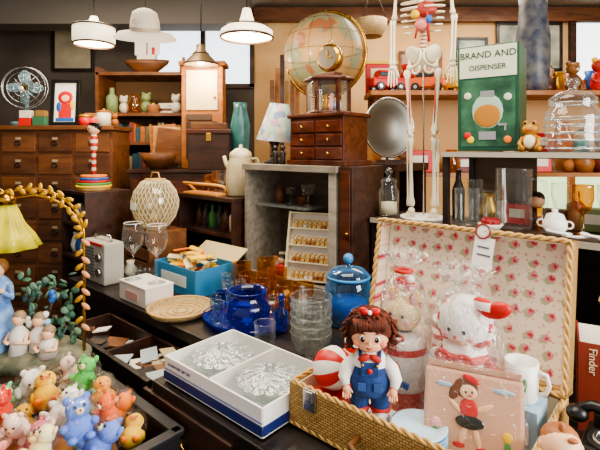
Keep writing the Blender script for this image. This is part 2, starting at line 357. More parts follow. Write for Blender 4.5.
# ---- gift box
b=tb('gift_box',.273,-.11,.80)
bw=mt('#efede8',.5);bb=mt('#1d2b6b',.5)
X,Y,H=.395,.245,.068
b.box((0,0,.003),(X,Y,.006),bw)
for y in(-Y/2,Y/2):b.box((0,y,H/2),(X,.005,H),bw)
for x in(-X/2,0,X/2):b.box((x,0,H/2),(.005,Y,H),bw)
b.box((0,-Y/2-.0035,.016),(X+.006,.003,.022),bb);b.box((X/2+.0035,0,.016),(.003,Y,.022),bb)
b.box((0,-Y/2-.0035,.035),(X+.006,.003,.004),mt('#8d8fb0',.5));b.box((0,0,.01),(X-.02,Y-.02,.008),mt('#cfd0cc',.8,0,'noise','#aeb2b4',40,.5))
go=b.done()
text(go,'GLASSWARE GIFT SET',.011,(-.18,-Y/2-.0055,.048),(pi/2,0,0),bb,'LEFT')
for k,x in enumerate((-.098,.098)):
    g=tb('glass_dish',.273+x,-.11,.816)
    gd=glass('#e6eeee',.4,.05,.5,base=.22,dif='#dfeaea',df=.3,top=.85)
    g.lathe([(0,0),(.05,0),(.06,.012),(.085,.034),(.09,.04)],(0,0,0),gd,80,flute=.04,nf=16)
    g.lathe([(.02,.009),(.035,.012),(.03,.02),(0,.022)],(0,0,0),gd,24,flute=.06,nf=8)
    g.lathe([(.085,.041),(.06,.052),(.02,.058),(.008,.062),(.014,.074),(0,.08)],(0,0,0),gd,80,flute=.05,nf=16)
    for q in range(12):g.tube([(.02*math.cos(q*pi/6),.02*math.sin(q*pi/6),.059),(.086*math.cos(q*pi/6+.3),.086*math.sin(q*pi/6+.3),.043)],.0015,mt('#f4f8f8',.1),5)
    g.done()
# ---- suitcase
su,sv=.476,-.15;SW,SD,SH=.515,.36,.1
b=tb('wicker_suitcase',su+SW/2,sv+SD/2,.80)
lin_=mt('#ecdfc8',.8,0,'floral','#b83848',24)
b.box((0,0,.005),(SW,SD,.01),wick);b.box((0,0,.012),(SW-.03,SD-.03,.004),mt('#ece0c8',.8))
for y in(-1,1):b.box((0,y*(SD/2-.006),SH/2),(SW,.012,SH),wick,bv=.003);b.box((0,y*(SD/2-.014),SH/2),(SW-.03,.003,SH-.01),mt('#e9dcc4',.8))
for x in(-1,1):b.box((x*(SW/2-.006),0,SH/2),(.012,SD-.02,SH),wick,bv=.003);b.box((x*(SW/2-.014),0,SH/2),(.003,SD-.03,SH-.01),mt('#e9dcc4',.8))
def rimloop(b,x,y,z,r,m):
    for s_ in(0,1):
        pts=[];per=[(-x,-y),(x,-y),(x,y),(-x,y)]
        for q in range(4):
            a=per[q];c=per[(q+1)%4];n=int((abs(a[0]-c[0])+abs(a[1]-c[1]))/.006)
            for k in range(n):
                t=k/n;ph=(len(pts))*.8+s_*pi
                px=a[0]+(c[0]-a[0])*t;py=a[1]+(c[1]-a[1])*t
                nx,ny=(0,1) if q%2==0 else (1,0)
                pts.append((px+nx*r*.7*math.cos(ph),py+ny*r*.7*math.cos(ph),z+r*.7*math.sin(ph)))
        b.tube(pts,r*.75,m,5,True)
rc=mt('#cba363',.55)
rimloop(b,SW/2-.006,SD/2-.006,SH,.005,rc);rimloop(b,SW/2-.004,SD/2-.004,.006,.005,rc)
for x in(-.19,.19):b.box((x,-SD/2-.004,SH-.02),(.036,.006,.05),steel,bv=.002);b.box((x,-SD/2-.009,SH-.01),(.022,.006,.025),steel,bv=.002)
b.tube([(-.06,-SD/2,.05),(-.06,-SD/2-.03,.045),(-.04,-SD/2-.04,.045),(.04,-SD/2-.04,.045),(.06,-SD/2-.03,.045),(.06,-SD/2,.05)],.007,mt('#6b4423',.5))
LH=.345
b.M=Matrix.Translation((0,SD/2+.003,SH))@Matrix.Rotation(-.2,4,'X')
b.box((0,.03,LH/2),(SW,.01,LH),wick);b.box((0,.022,LH/2),(SW-.03,.004,LH-.02),lin_)
for x in(-1,1):b.box((x*(SW/2-.005),0,LH/2),(.01,.06,LH),wick,bv=.002);b.box((x*(SW/2-.012),-.002,LH/2),(.003,.05,LH-.02),lin_)
b.box((0,0,LH-.005),(SW,.06,.01),wick,bv=.002);b.box((0,-.002,LH-.0125),(SW-.03,.05,.003),lin_);b.box((0,.004,.006),(SW,.05,.01),wick)
k0=b.M.copy();b.M=b.M@Matrix.Translation((0,-.03,LH/2))@Matrix.Rotation(pi/2,4,'X');rimloop(b,SW/2-.005,LH/2-.005,0,.0055,rc)
b.M=k0
b.box((.06,-.034,.285),(.05,.002,.08),white,rot=(0,.08,0));b.ring((.057,-.037,.34),.018,.002,mt('#8a1f2a',.5),rot=(pi/2,0,0));b.sph((.057,-.035,.34),(.017,.002,.017),white);b.box((.06,-.036,.30),(.03,.001,.004),mt('#555566',.5),rot=(0,.08,0));b.box((.062,-.036,.28),(.034,.001,.004),mt('#555566',.5),rot=(0,.08,0))
for x in(-.2,.2):b.box((x,-.01,-.002),(.03,.03,.004),steel)
b.M=Matrix()
b.done()
# ---- suitcase contents
Zs=.8145
b=tb('folded_cloth',.66,-.075,Zs)
for k in range(4):b.box((0,0,.006+.011*k),(.10-.004*k,.1-.003*k,.0105),[offw,white,mt('#d6dce6',.9),white][k],bv=.004)
b.done()
def doll():
    b=B('cloth_doll',T(.66,-.085,Zs+.046),math.radians(-9),.85)
    den=mt('#2a4a86',.85,0,'noise','#1f3768',80);sk=mt('#f0b08a',.5);hair=mt('#6a2d14',.8,0,'noise','#421a0b',60);shirt=mt('#f3ede4',.8);trim=mt('#b8322a',.7)
    for s_ in(-1,1):
        b.lathe([(0,0),(.022,.002),(.025,.03),(.028,.06),(.028,.075)],(s_*.027,0,.01),den,14)
        b.lathe([(.024,0),(.027,.004),(.027,.010),(.024,.013)],(s_*.027,0,.018),trim,14)
        b.sph((s_*.029,-.014,.01),(.022,.034,.015),white,seg=12,n=7)
        b.tube([(s_*.036,0,.15),(s_*.056,-.005,.128),(s_*.066,-.018,.105),(s_*.06,-.03,.09)],[.015,.019,.016,.010],shirt,10);b.ring((s_*.059,-.031,.089),.009,.003,trim,rot=(.9,0,0),seg=12)
        hx,hy,hz=s_*.058,-.034,.082
        b.sph((hx,hy,hz),(.011,.009,.012),sk,seg=10,n=6)
        for q in range(4):b.tube([(hx+(q-1.5)*.005,hy-.002,hz-.006),(hx+(q-1.5)*.006,hy-.006,hz-.016+abs(q-1.3)*.002),(hx+(q-1.5)*.006,hy-.009,hz-.021+abs(q-1.3)*.003)],[.003,.0028,.002],sk,6)
        b.tube([(hx-s_*.008,hy,hz+.002),(hx-s_*.015,hy-.004,hz-.006)],[.0035,.0025],sk,6)
    b.lathe([(0,.06),(.05,.064),(.056,.085),(.052,.11),(.044,.135),(.04,.155),(.028,.168),(.015,.172)],(0,0,0),den,20,scl=(1,.75))
    b.lathe([(.045,.137),(.043,.155),(.032,.17),(.016,.176)],(0,0,0),shirt,20,scl=(1,.8))
    b.box((0,-.037,.137),(.044,.006,.034),den,bv=.002)
    for s_ in(-1,1):
        b.tube([(s_*.018,-.038,.15),(s_*.024,-.028,.168),(s_*.026,0,.176),(s_*.02,.03,.15)],.005,den,6);b.sph((s_*.018,-.042,.15),.004,brass,seg=8,n=5)
        b.box((s_*.02,-.043,.095),(.02,.004,.02),mt('#33528a',.85),bv=.001);b.sph((s_*.014,-.036,.166),(.017,.007,.009),trim,rot=(0,s_*.4,0),seg=10,n=6)
    b.sph((0,-.042,.135),(.007,.003,.007),red,seg=8,n=5)
    hz=.215
    b.sph((0,-.004,hz),(.050,.043,.042),sk,seg=24,n=14);b.sph((0,-.03,hz-.018),(.032,.017,.018),sk)
    for s_ in(-1,1):
        b.sph((s_*.018,-.041,hz+.002),(.008,.005,.009),white,seg=12,n=7);b.sph((s_*.0175,-.0445,hz+.001),(.006,.003,.0072),mt('#2a180d',.2),seg=10,n=6);b.sph((s_*.0155,-.0472,hz+.004),.0014,white,seg=6,n=4)
        b.tube([(s_*.01,-.043,hz+.013),(s_*.018,-.043,hz+.0155),(s_*.026,-.039,hz+.012)],.001,hair,5)
        b.sph((s_*.031,-.033,hz-.013),(.011,.007,.009),mt('#e88a6c',.5),seg=10,n=6)
        b.sph((s_*.05,0,hz-.004),(.006,.009,.012),sk,seg=8,n=6)
    b.sph((0,-.05,hz-.007),(.0045,.006,.004),sk,seg=8,n=6);b.tube([(-.007,-.046,hz-.019),(0,-.049,hz-.022),(.007,-.046,hz-.019)],.0018,mt('#b83a30',.4),5)
    b.sph((0,.006,hz+.014),(.060,.049,.052),hair,seg=20,n=12)
    for k in range(330):
        a=random.uniform(0,2*pi);t=random.uniform(-.75,1.5)
        d=Vector((math.cos(a)*math.cos(t),math.sin(a)*math.cos(t),math.sin(t)))
        if d.y<-.3 and d.z<.52:continue
        p=Vector((d.x*.061,d.y*.051+.004,hz+.012+d.z*.055))
        o1=Vector((random.uniform(-.008,.008),random.uniform(-.006,.006),random.uniform(-.014,-.004)));o2=Vector((random.uniform(-.010,.010)+d.x*.008,random.uniform(-.008,.008),random.uniform(-.022,-.010)))
        b.tube([p,p+o1+d*.004,p+o2,p+o2+Vector((random.uniform(-.006,.006),0,.002))],[.0045,.0042,.0032,.0012],hair,5)
    for k in range(18):
        x=-.038+.0045*k;b.tube([(x,-.03,hz+.045),(x+random.uniform(-.003,.003),-.044,hz+.034),(x+random.uniform(-.004,.004),-.047,hz+.022)],[.005,.005,.0015],hair,5)
    for s_ in(-1,1):b.sph((s_*.014,-.026,hz+.066),(.014,.007,.010),red,rot=(0,-s_*.4,0),seg=10,n=6)
    b.sph((.0,-.03,hz+.064),(.006,.006,.006),white,seg=10,n=6)
    b.done()
doll()
b=tb('candy_carton',.545,-.07,Zs);b.box((0,0,.03),(.075,.09,.06),red,bv=.003);b.box((0,-.0465,.03),(.055,.002,.035),cream);b.done()
b=tb('striped_beach_ball',.546,-.07,Zs+.0605)
bs=mt('#f1ece2',.35);N=10;Rb=.05
E=Euler((0,pi/2.6,0)).to_matrix()
for k in range(N):
    i=b.mi(red if k%2 else bs)
    for a in range(10):
        q=[]
        for (aa,kk) in((a,0),(a,1),(a+1,1),(a+1,0)):
            t=pi*aa/10;ph=2*pi*(k+kk)/N+.3
            q.append(E@Vector((Rb*math.sin(t)*math.cos(ph),Rb*math.sin(t)*math.sin(ph),-Rb*math.cos(t)))+Vector((0,0,Rb)))
        b.f(b.vs(q),i,True)
bmesh.ops.remove_doubles(b.bm,verts=b.bm.verts,dist=1e-5);b.done()
b=tb('striped_tin',.54,.06,Zs)
b.cyl((0,0,0),.043,.15,mt('#e6e0d6',.35,0,'stripe','#b5241d',9));b.cyl((0,0,.15),.045,.012,red);b.sph((0,0,.167),.01,brass);b.done()
b=tb('striped_tin',.725,.155,Zs)
b.cyl((0,0,0),.028,.2,mt('#e6e0d6',.35,0,'stripe','#b5241d',12));b.cyl((0,0,.2),.03,.012,white);b.done()
b=tb('plate_stack',.775,-.08,Zs)
for k in range(7):b.lathe([(0,0),(.04,0),(.056,.010),(.058,.013),(.054,.013),(.04,.005),(0,.005)],(0,0,.0095*k),lblue if k%2 else mt('#c4e0ee',.25),28)
b.done()
def wrapshell(b,pr,m,seg=40,sd=1):
    rs=random.Random(sd);i=b.mi(m);ph=[rs.uniform(0,6.28) for _ in range(5)];R=[]
    for j,(r,z) in enumerate(pr):
        q=[]
        for k in range(seg):
            a=2*pi*k/seg
            w=1+.05*math.sin(5*a+ph[0]+z*14)+.045*math.sin(9*a+ph[1]-z*30)+.03*math.sin(14*a+ph[2]+z*50)+rs.uniform(-.02,.02)
            q.append((r*w*math.cos(a),r*w*math.sin(a),z+rs.uniform(-.004,.004)))
        R.append(b.vs(q))
    b.rings(R,i)
def bow(b,z,y,s,m):
    for q in(-1,1):b.ring((q*s*.55,y,z),s*.5,s*.13,m,rot=(pi/2,0,q*.3),seg=14,scl=(1,.6));b.tube([(0,y,z),(q*s*.3,y-.004,z-s*.6),(q*s*.5,y-.003,z-s*1.3)],[s*.14,s*.12,s*.08],m,5)
    b.sph((0,y-.003,z),s*.2,m,seg=8,n=6)
b=tb('wrapped_squeeze_doll',.665,.06,Zs)
b.lathe([(0,0),(.045,0),(.05,.02),(.054,.12),(.052,.17),(.046,.185),(.02,.195)],(0,0,0),white,22)
b.lathe([(.0505,.0),(.0545,.02),(.0548,.045)],(0,0,.02),red,22);b.lathe([(.0555,0),(.0555,.016)],(0,0,.15),red,22);b.sph((0,-.052,.12),(.02,.006,.02),red,seg=12,n=6);b.sph((-.01,-.054,.12),(.006,.005,.006),white,seg=8,n=5);b.box((.02,-.052,.09),(.04,.006,.012),blue,rot=(0,.2,0))
fl=mt('#e8c070',.5)
b.sph((0,0,.235),(.042,.04,.04),mt('#e9cf9a',.6),seg=18,n=12)
for s_ in(-1,1):b.sph((s_*.028,0,.275),(.013,.01,.024),fl,rot=(0,s_*.35,0));b.sph((s_*.028,-.008,.275),(.007,.005,.016),pink,rot=(0,s_*.35,0));b.sph((s_*.016,-.037,.24),.005,black,seg=8,n=5);b.sph((s_*.025,-.033,.225),(.008,.004,.006),pink,seg=8,n=5)
b.sph((0,-.041,.228),(.006,.005,.005),red,seg=8,n=5)
bow(b,.193,-.052,.024,red)
wrapshell(b,[(.057,.004),(.062,.05),(.064,.12),(.063,.19),(.058,.26),(.044,.31),(.02,.335),(.016,.345),(.035,.365),(.055,.385)],wrap,44,3);b.ring((0,0,.34),.019,.005,red,seg=14)
for k in range(7):b.sph((.018*math.cos(k),.018*math.sin(k),.30+.004*k),(.014,.012,.01),[pink,red,white,fl][k%4],seg=8,n=5)
b.done()
b=tb('wrapped_bonnet_doll',.805,.085,Zs)
rwc=mt('#d0221e',.5,0,'stripe','#f6f0e8',9)
b.lathe([(0,0),(.062,0),(.07,.02),(.068,.09),(.06,.15),(.047,.19),(.02,.205)],(0,0,0),rwc,36,flute=.05,nf=6)
b.sph((0,0,.235),(.05,.048,.048),skin,seg=20,n=12);b.lathe([(.056,-.02),(.061,.0),(.058,.025),(.042,.05),(.02,.062),(0,.064)],(0,.01,.235),white,24,flute=.03,nf=8)
b.ring((0,-.0,.24),.056,.009,rwc,rot=(1.25,0,0),seg=28)
for s_ in(-1,1):
    b.sph((s_*.07,-.01,.13),(.024,.022,.045),red if s_>0 else white,rot=(0,-s_*.4,0));b.sph((s_*.016,-.046,.235),.005,black,seg=8,n=5);b.sph((s_*.028,-.04,.22),(.009,.004,.007),pink,seg=8,n=5)
b.sph((0,-.05,.222),(.005,.005,.004),red,seg=8,n=5)
for q,rt in((.055,.5),(.08,-.4)):b.sph((q,-.02,.292),(.030,.012,.018),rwc if q<.06 else red,rot=(0,rt,0))
bow(b,.178,-.062,.04,red)
b.box((0,-.072,.09),(.05,.004,.045),white,rot=(0,.1,0));b.sph((0,-.076,.09),(.016,.004,.016),yel)
wrapshell(b,[(.074,.004),(.082,.05),(.085,.12),(.082,.18),(.075,.25),(.06,.295),(.025,.32),(.02,.33),(.045,.345),(.065,.365)],wrap,48,5);b.done()
b=tb('picture_pouch',.87,-.045,Zs,.3)
b.M=Matrix.Rotation(-.28,4,'X')
tan=mt('#d2a488',.45)
b.box((0,0,.095),(.19,.016,.17),tan,bv=.007);b.box((0,-.001,.187),(.185,.008,.012),mt('#b58a6f',.5),bv=.002)
yy=-.0085
def flat(c,r,m,rot=0,dy=0):b.sph((c[0],yy-dy,c[1]),(r[0],.002,r[1]),m,rot=(0,rot,0),seg=14,n=6)
hb=mt('#6a3a16',.5)
flat((-.012,.150),(.024,.02),hb);flat((-.034,.140),(.01,.018),hb,.4);flat((-.007,.143),(.017,.014),skin,0,.002);flat((-.002,.168),(.018,.007),red,.3,.002)
flat((-.012,.143),(.002,.003),black,0,.004);flat((.0,.144),(.002,.003),black,0,.004);flat((-.004,.137),(.005,.0015),red,0,.004)
flat((-.006,.112),(.018,.02),red,0,.001);flat((-.004,.088),(.028,.013),black,0,.002);flat((.022,.118),(.02,.005),skin,-.5);flat((-.032,.113),(.018,.005),skin,.7);flat((.01,.062),(.006,.022),skin,-.3);flat((-.016,.064),(.006,.022),skin,.25);flat((.02,.042),(.012,.006),red);flat((-.024,.044),(.012,.006),red)
flat((-.07,.05),(.008,.02),grn);flat((.065,.05),(.007,.022),grn);flat((.065,.075),(.01,.01),yel);flat((-.07,.075),(.01,.01),pink);flat((-.055,.15),(.018,.005),mt('#9db8c8',.5));flat((.058,.155),(.022,.005),mt('#9db8c8',.5))
b.box((0,yy+.0005,.028),(.15,.003,.004),mt('#7b8f4d',.5))
w2=glass('#ffffff',.2,.1,.8,base=.03,name='clear_film',dif='#ffffff',df=.1,top=.45)
b.box((0,-.0,.1),(.205,.034,.2),w2,bv=.012);b.done()
b=tb('small_carton',.92,.105,Zs);b.box((0,0,.05),(.085,.08,.10),mt('#9ebfd4',.5),bv=.002);b.box((0,-.041,.05),(.05,.002,.04),white);b.done()
b=tb('picture_mug',.92,.11,Zs+.1005,.0,.85)
b.lathe([(0,0),(.034,0),(.038,.006),(.04,.095),(.037,.095),(.034,.01),(0,.008)],(0,0,0),white,26)
b.tube([(.038,0,.078),(.058,0,.074),(.064,0,.05),(.056,0,.028),(.037,0,.02)],.005,white)
b.sph((-.008,-.036,.06),(.014,.005,.014),mt('#6a3b20',.5));b.sph((-.008,-.037,.034),(.012,.005,.014),red);b.sph((-.008,-.040,.056),(.009,.003,.009),skin);b.sph((.016,-.035,.05),(.006,.004,.018),grn);b.done()
b=tb('small_carton',1.03,-.06,.80);b.box((0,0,.03),(.07,.07,.06),mt('#c9a35c',.5),bv=.002);b.box((0,-.036,.03),(.05,.002,.04),red);b.done()
b=tb('kewpie_doll',1.03,-.06,.8605,.5,.92)
b.lathe([(0,0),(.028,.004),(.032,.03),(.026,.055),(.012,.066)],(0,0,0),skin,16,scl=(1,.8))
b.sph((0,0,.088),(.036,.034,.034),skin,seg=20,n=12)
for s_ in(-1,1):
    b.tube([(s_*.022,0,.056),(s_*.04,-.01,.045),(s_*.045,-.02,.03)],[.009,.008,.006],skin);b.sph((s_*.046,-.022,.028),.007,skin,seg=8,n=5)
    b.sph((s_*.016,-.02,.008),(.012,.022,.01),skin,seg=10,n=6);b.sph((s_*.013,-.0315,.091),(.006,.003,.007),white,seg=8,n=5);b.sph((s_*.012,-.034,.091),(.004,.0025,.005),black,seg=8,n=5);b.sph((s_*.035,.002,.086),(.004,.006,.008),skin,seg=8,n=5);b.sph((s_*.022,-.029,.079),(.007,.003,.005),pink,seg=8,n=5)
b.sph((0,-.035,.084),.003,skin,seg=6,n=5);b.tube([(-.006,-.033,.074),(0,-.035,.072),(.006,-.033,.074)],.0012,red,5)
hm=mt('#a8683a',.5);b.sph((0,-.004,.123),(.007,.007,.013),hm);b.sph((0,.007,.098),(.034,.03,.028),hm);b.sph((.012,-.024,.114),(.01,.006,.005),hm,seg=8,n=5);b.done()
b=tb('black_telephone',1.085,.10,.80,0,.8)
b.box((0,0,.06),(.15,.18,.12),black,bv=.012,tap=.8);b.cyl((0,-.02,.118),.05,.01,mt('#2a2a2a',.3));b.ring((0,-.02,.129),.035,.006,steel)
b.tube([(-.08,.04,.15),(-.05,.05,.165),(.05,.05,.165),(.08,.04,.15)],.014,black);b.sph((-.08,.035,.142),(.026,.026,.02),black);b.sph((.08,.035,.142),(.026,.026,.02),black);b.box((0,.05,.135),(.09,.03,.04),black,bv=.004);b.done()
b=tb('red_reference_book',1.02,.36,.80,.2)
rb=mt('#8d3a28',.5)
b.box((-.038,0,.1),(.004,.15,.21),rb);b.box((.038,0,.1),(.004,.15,.21),rb);b.box((0,-.075,.1),(.08,.004,.21),rb,bv=.001);b.box((0,.002,.1),(.07,.14,.2),paper)
bo=b.done();text(bo,'Telephone',.024,(.012,-.0785,.195),(pi/2,pi/2,0),cream,'LEFT');text(bo,'Finder',.024,(-.018,-.0785,.195),(pi/2,pi/2,0),cream,'LEFT')
b=tb('woven_basket',1.12,.55,.80)
b.lathe([(0,0),(.08,0),(.1,.12),(.115,.24),(.108,.24),(.09,.12),(.07,.012),(0,.012)],(0,0,0),wick2,28);b.ring((0,0,.24),.112,.009,rc);b.tube([(-.11,0,.24),(-.1,0,.3),(0,0,.33),(.1,0,.3),(.11,0,.24)],.007,rc);b.done()
# ---- table glassware
b=tb('white_carton',-.59,.085,.80)
b.box((0,0,.04),(.22,.13,.078),mt('#eae0d8',.5),bv=.002);b.box((0,0,.0795),(.224,.134,.004),white);b.box((0,-.0675,.035),(.1,.003,.03),mt('#d8a8a0',.5));b.done()
def wine(u,v,z,sc=1):
    b=tb('wine_glass',u,v,z)
    pr=[(0,0),(.034,.001),(.006,.009),(.004,.02),(.004,.1),(.01,.108),(.032,.13),(.042,.16),(.041,.195),(.036,.225)]
    b.lathe([(r*sc,q*sc) for r,q in pr],(0,0,0),gcl,26);b.ring((0,0,.225*sc),.036*sc,.0014,white);b.done()
wine(-.655,.06,.882,1.1);wine(-.53,.10,.882,1.1)
b=tb('blue_carton_of_packets',-.60,.34,.80)
cb=mt('#3580ae',.5)
X,Y,H=.33,.22,.12
b.box((0,0,.003),(X,Y,.006),cb)
for y in(-Y/2,Y/2):b.box((0,y,H/2),(X,.005,H),cb)
for x in(-X/2,X/2):b.box((x,0,H/2),(.005,Y,H),cb)
b.box((0,-Y/2-.0035,.06),(.2,.002,.05),mt('#d9e3e0',.5));b.box((0,Y/2+.045,H+.02),(X,.005,.1),mt('#cdb98a',.7),rot=(-1.0,0,0))
for k in range(54):b.box((random.uniform(-.12,.12),random.uniform(-.07,.07),.05+.0022*k),(.07,.03,.006),random.choice([org,yel,yel,mt('#d8a83a',.4),mt('#e8d9a0',.4)]),rot=(random.uniform(-.35,.35),random.uniform(-.35,.35),random.uniform(-1,1)))
b.done()
b=tb('table_radio',-1.03,.1,.80)
b.box((0,0,.1),(.24,.1,.2),mt('#b4aea4',.5),bv=.008);b.box((-.04,-.053,.1),(.12,.006,.15),mt('#8d8a84',.6,0,'stripe','#5c5a57',20));
for z in(.06,.13):b.cyl((.075,-.05,z),.02,.016,steel,rot=(pi/2,0,0))
b.box((0,-.052,.19),(.2,.004,.01),red);b.tube([(-.09,0,.2),(-.08,0,.225),(.08,0,.225),(.09,0,.2)],.006,steel);b.done()
b=tb('round_wicker_tray',-.35,.1,.80)
b.lathe([(0,0),(.115,0),(.13,.02),(.125,.022),(.11,.006),(0,.006)],(0,0,0),wick2,32);b.ring((0,0,.022),.128,.005,rc)
for q in(.03,.055,.08,.1):b.ring((0,0,.008),q,.002,rc,seg=30,ts=5)
b.done()
b=tb('blue_glass_tray',-.065,.19,.80)
b.lathe([(0,0),(.12,.001),(.15,.014),(.165,.03)],(0,0,0),glass('#3c5cd8',.3,base=.25,dif='#2c4cc8',df=.5),48,scl=(1.1,.85),flute=.015,nf=12);b.done()
def cup(n,u,v,z,r,h,m,stem=False,flute=0):
    b=tb(n,u,v,z)
    if stem:pr=[(0,0),(r*.8,0),(r*.15,.01),(r*.12,h*.4),(r*.7,h*.5),(r,h*.75),(r*.95,h)]
    else:pr=[(0,0),(r*.75,0),(r*.8,.004),(r,h*.6),(r,h)]
    b.lathe(pr,(0,0,0),m,30,flute=flute,nf=10);b.ring((0,0,h),pr[-1][0],.0014,m);b.done()
b=tb('cobalt_glass_bowl',-.01,.155,.807)
b.lathe([(0,0),(.035,0),(.045,.006),(.075,.04),(.08,.07),(.068,.1),(.05,.115),(.055,.13),(.068,.138)],(0,0,0),gdb,45,flute=.025,nf=9);b.ring((0,0,.138),.068,.002,gblue);b.done()
k=0
for u,v in((-.165,.13),(-.205,.19),(-.15,.235),(-.075,.28),(-.13,.18),(-.115,.105),(-.01,.29),(.05,.265)):
    cup('small_glass_cup',u,v,.807,.022,.085,[gsky,gblue,gcl,gblue,gsky,gcl,gcl,gamb][k],k%2==0,.03);k+=1
b=tb('glass_bottle',.09,.225,.807);b.lathe([(0,0),(.022,0),(.024,.06),(.01,.08),(.009,.105),(.013,.108)],(0,0,0),gblue,20);b.sph((0,0,.118),.012,gblue);b.done()
for u,v,h in((-.37,.44,.13),(-.28,.51,.15),(-.27,.39,.11),(-.18,.48,.13),(-.17,.37,.1)):cup('amber_tumbler',u,v,.80,.042,h,gamb,False,.03)
cup('amber_goblet',-.07,.42,.80,.05,.1,gamb,True,.03);cup('amber_goblet',.03,.41,.80,.045,.12,gamb,True,.03)
b=tb('amber_pressed_dish',-.09,.355,.80);b.lathe([(0,0),(.03,0),(.05,.02),(.065,.045)],(0,0,0),gamb,48,flute=.05,nf=12);b.ring((0,0,.045),.065,.002,gamb);b.done()
for u,v,m in((-.26,.27,gcl),(-.31,.30,gsky),(-.24,.32,gcl),(-.36,.34,gcl)):cup('cordial_glass',u,v,.80,.022,.1,m,True,.02)
b=tb('stacked_glass_bowls',.275,.17,.80)
for k in range(5):
    z=.028*k;b.lathe([(.035,z),(.045,z+.01),(.062,z+.05),(.066,z+.07)],(0,0,0),gcl,60,flute=.04,nf=15);b.ring((0,0,z+.07),.066,.0016,gcl)
b.done()
b=tb('blue_glass_canister',.215,.46,.80)
b.lathe([(0,0),(.075,0),(.085,.01),(.088,.13),(.08,.16),(.072,.17)],(0,0,0),gsky,32)
b.lathe([(0,.004),(.07,.006),(.07,.08),(0,.085)],(0,0,.006),mt('#3a6cb0',.3),24);b.lathe([(.078,.17),(.08,.18),(.06,.2),(.02,.212),(.01,.215),(.012,.225)],(0,0,0),gsky,28);b.ring((0,0,.172),.079,.006,mt('#3d86c0',.3));b.sph((0,0,.24),.02,mt('#3d86c0',.3));b.done()
b=tb('glass_cruet',.09,.34,.80);b.lathe([(0,0),(.03,0),(.034,.05),(.02,.08),(.012,.09),(.014,.12)],(0,0,0),gcl,20);b.tube([(.014,0,.11),(.04,0,.1),(.034,0,.05)],.004,gcl);b.sph((0,0,.13),.013,gcl);b.done()
for k,(u,v) in enumerate(((.34,.36),(.43,.4),(.17,.065),(.4,.26),(.17,.30))):cup('clear_tumbler',u,v,.80,.034,.1,gcl,False,.02)
# ---- showcase
b=tb('wooden_showcase',-.24,.73,.80)
X,Y,H=.58,.26,.58
b.box((0,0,.01),(X,Y,.02),W_grey);b.box((0,0,H-.015),(X+.02,Y+.02,.03),W_grey,bv=.003);b.box((0,Y/2-.006,H/2),(X,.012,H-.04),mt('#5c4c40',.5,0,'wood','#473a30',26))
b.box((-X/2+.008,0,H/2),(.016,Y,H-.04),W_grey);b.box((X/2-.02,0,H/2),(.04,Y,H-.04),mt('#aaa091',.5,0,'wood','#8d8475',30),bv=.002);b.box((0,-Y/2+.008,.03),(X,.016,.03),W_grey)
b.box((-.09,.02,.37),(.34,.2,.006),glass('#eef4f2',.3,base=.1,dif='#dfe8e4',df=.3))
b.done()
row('showcase_trinkets',T(-.33,.76,1.1735),TH,.28,.03,4,.10,[5,0,4,2])
b=tb('ring_display_case',-.165,.69,.822,.35)
b.M=Matrix.Rotation(-.22,4,'X')
b.box((0,.02,.165),(.25,.02,.32),white,bv=.003)
wf=mt('#ddd0b0',.5)
for x in(-.125,.125):b.box((x,0,.165),(.01,.05,.33),wf)
for z in(.01,.09,.17,.25,.325):
    b.box((0,0,z),(.25,.045,.007),wf)
    if z<.3:
        for x in range(-4,5):b.ring((x*.024,-.005,z+.032),.010,.003,gold,rot=(pi/2,0,0),seg=12,ts=5);b.box((x*.024,.0,z+.012),(.018,.02,.014),random.choice([mt('#c8a25c',.5),offw,W_or]))
b.M=Matrix();b.done()
row('showcase_trinkets',T(-.42,.74,.821),TH,.14,.04,3,.09)
b=tb('dark_cabinet',.097,.73,.80);b.box((0,0,.29),(.07,.25,.58),W_dark,bv=.003);b.box((0,-.128,.29),(.05,.006,.54),W_red,bv=.002);b.sph((.015,-.137,.3),.007,brass);b.done()
b=tb('back_counter',-.29,1.24,0);b.box((0,0,1.36),(.74,.36,.04),W_dark,bv=.003)
for x in(-.34,.34):
    for y in(-.15,.15):b.box((x,y,.67),(.04,.04,1.34),W_dark)
b.box((0,.165,1.1),(.7,.012,.5),W_dark);b.done()
TOP=1.3805
b=tb('jewelry_chest',-.09,.73,TOP)
b.box((0,0,.012),(.34,.21,.024),W_red,bv=.004);b.box((0,0,.12),(.31,.19,.2),W_red,bv=.003);b.box((0,0,.227),(.34,.21,.018),W_red,bv=.005)
for r in range(3):
    for x in(-.076,.076):b.box((x,-.098,.055+r*.06),(.142,.008,.052),mt('#5f2d1a',.3,0,'wood','#40190c',30),bv=.003);b.sph((x,-.106,.055+r*.06),.007,brass,seg=8,n=5)
for k in range(6):
    a=pi/3*k+pi/6;b.box((.1*math.cos(a),.085*math.sin(a),.315),(.014,.014,.16),W_red)
b.lathe([(0,0),(.11,0),(.11,.012),(0,.012)],(0,0,.236),W_red,6,rot=(0,0,pi/6),scl=(1,.9));b.lathe([(0,0),(.115,0),(.12,.012),(.1,.02),(0,.022)],(0,0,.39),W_red,6,rot=(0,0,pi/6),scl=(1,.9))
b.lathe([(.1,0),(.1,.14)],(0,0,.249),gcl,6,rot=(0,0,pi/6),scl=(1,.86))
for x,m in((-.05,offw),(-.015,gold),(.02,pink),(.055,lblue)):b.lathe([(0,0),(.012,0),(.018,.03),(.008,.06),(.012,.08),(0,.09)],(x,0,.248),m,12)
b.done()
b=tb('brass_mantel_clock',-.08,.73,TOP+.413)
b.box((0,0,.008),(.1,.06,.016),W_red,bv=.003);b.lathe([(0,-.02),(.062,-.02),(.066,0),(.062,.02),(0,.02)],(0,0,.085),brass,28,rot=(pi/2,0,0));b.cyl((0,-.02,.085),.052,.003,mt('#5a5044',.4),rot=(pi/2,0,0),seg=28)
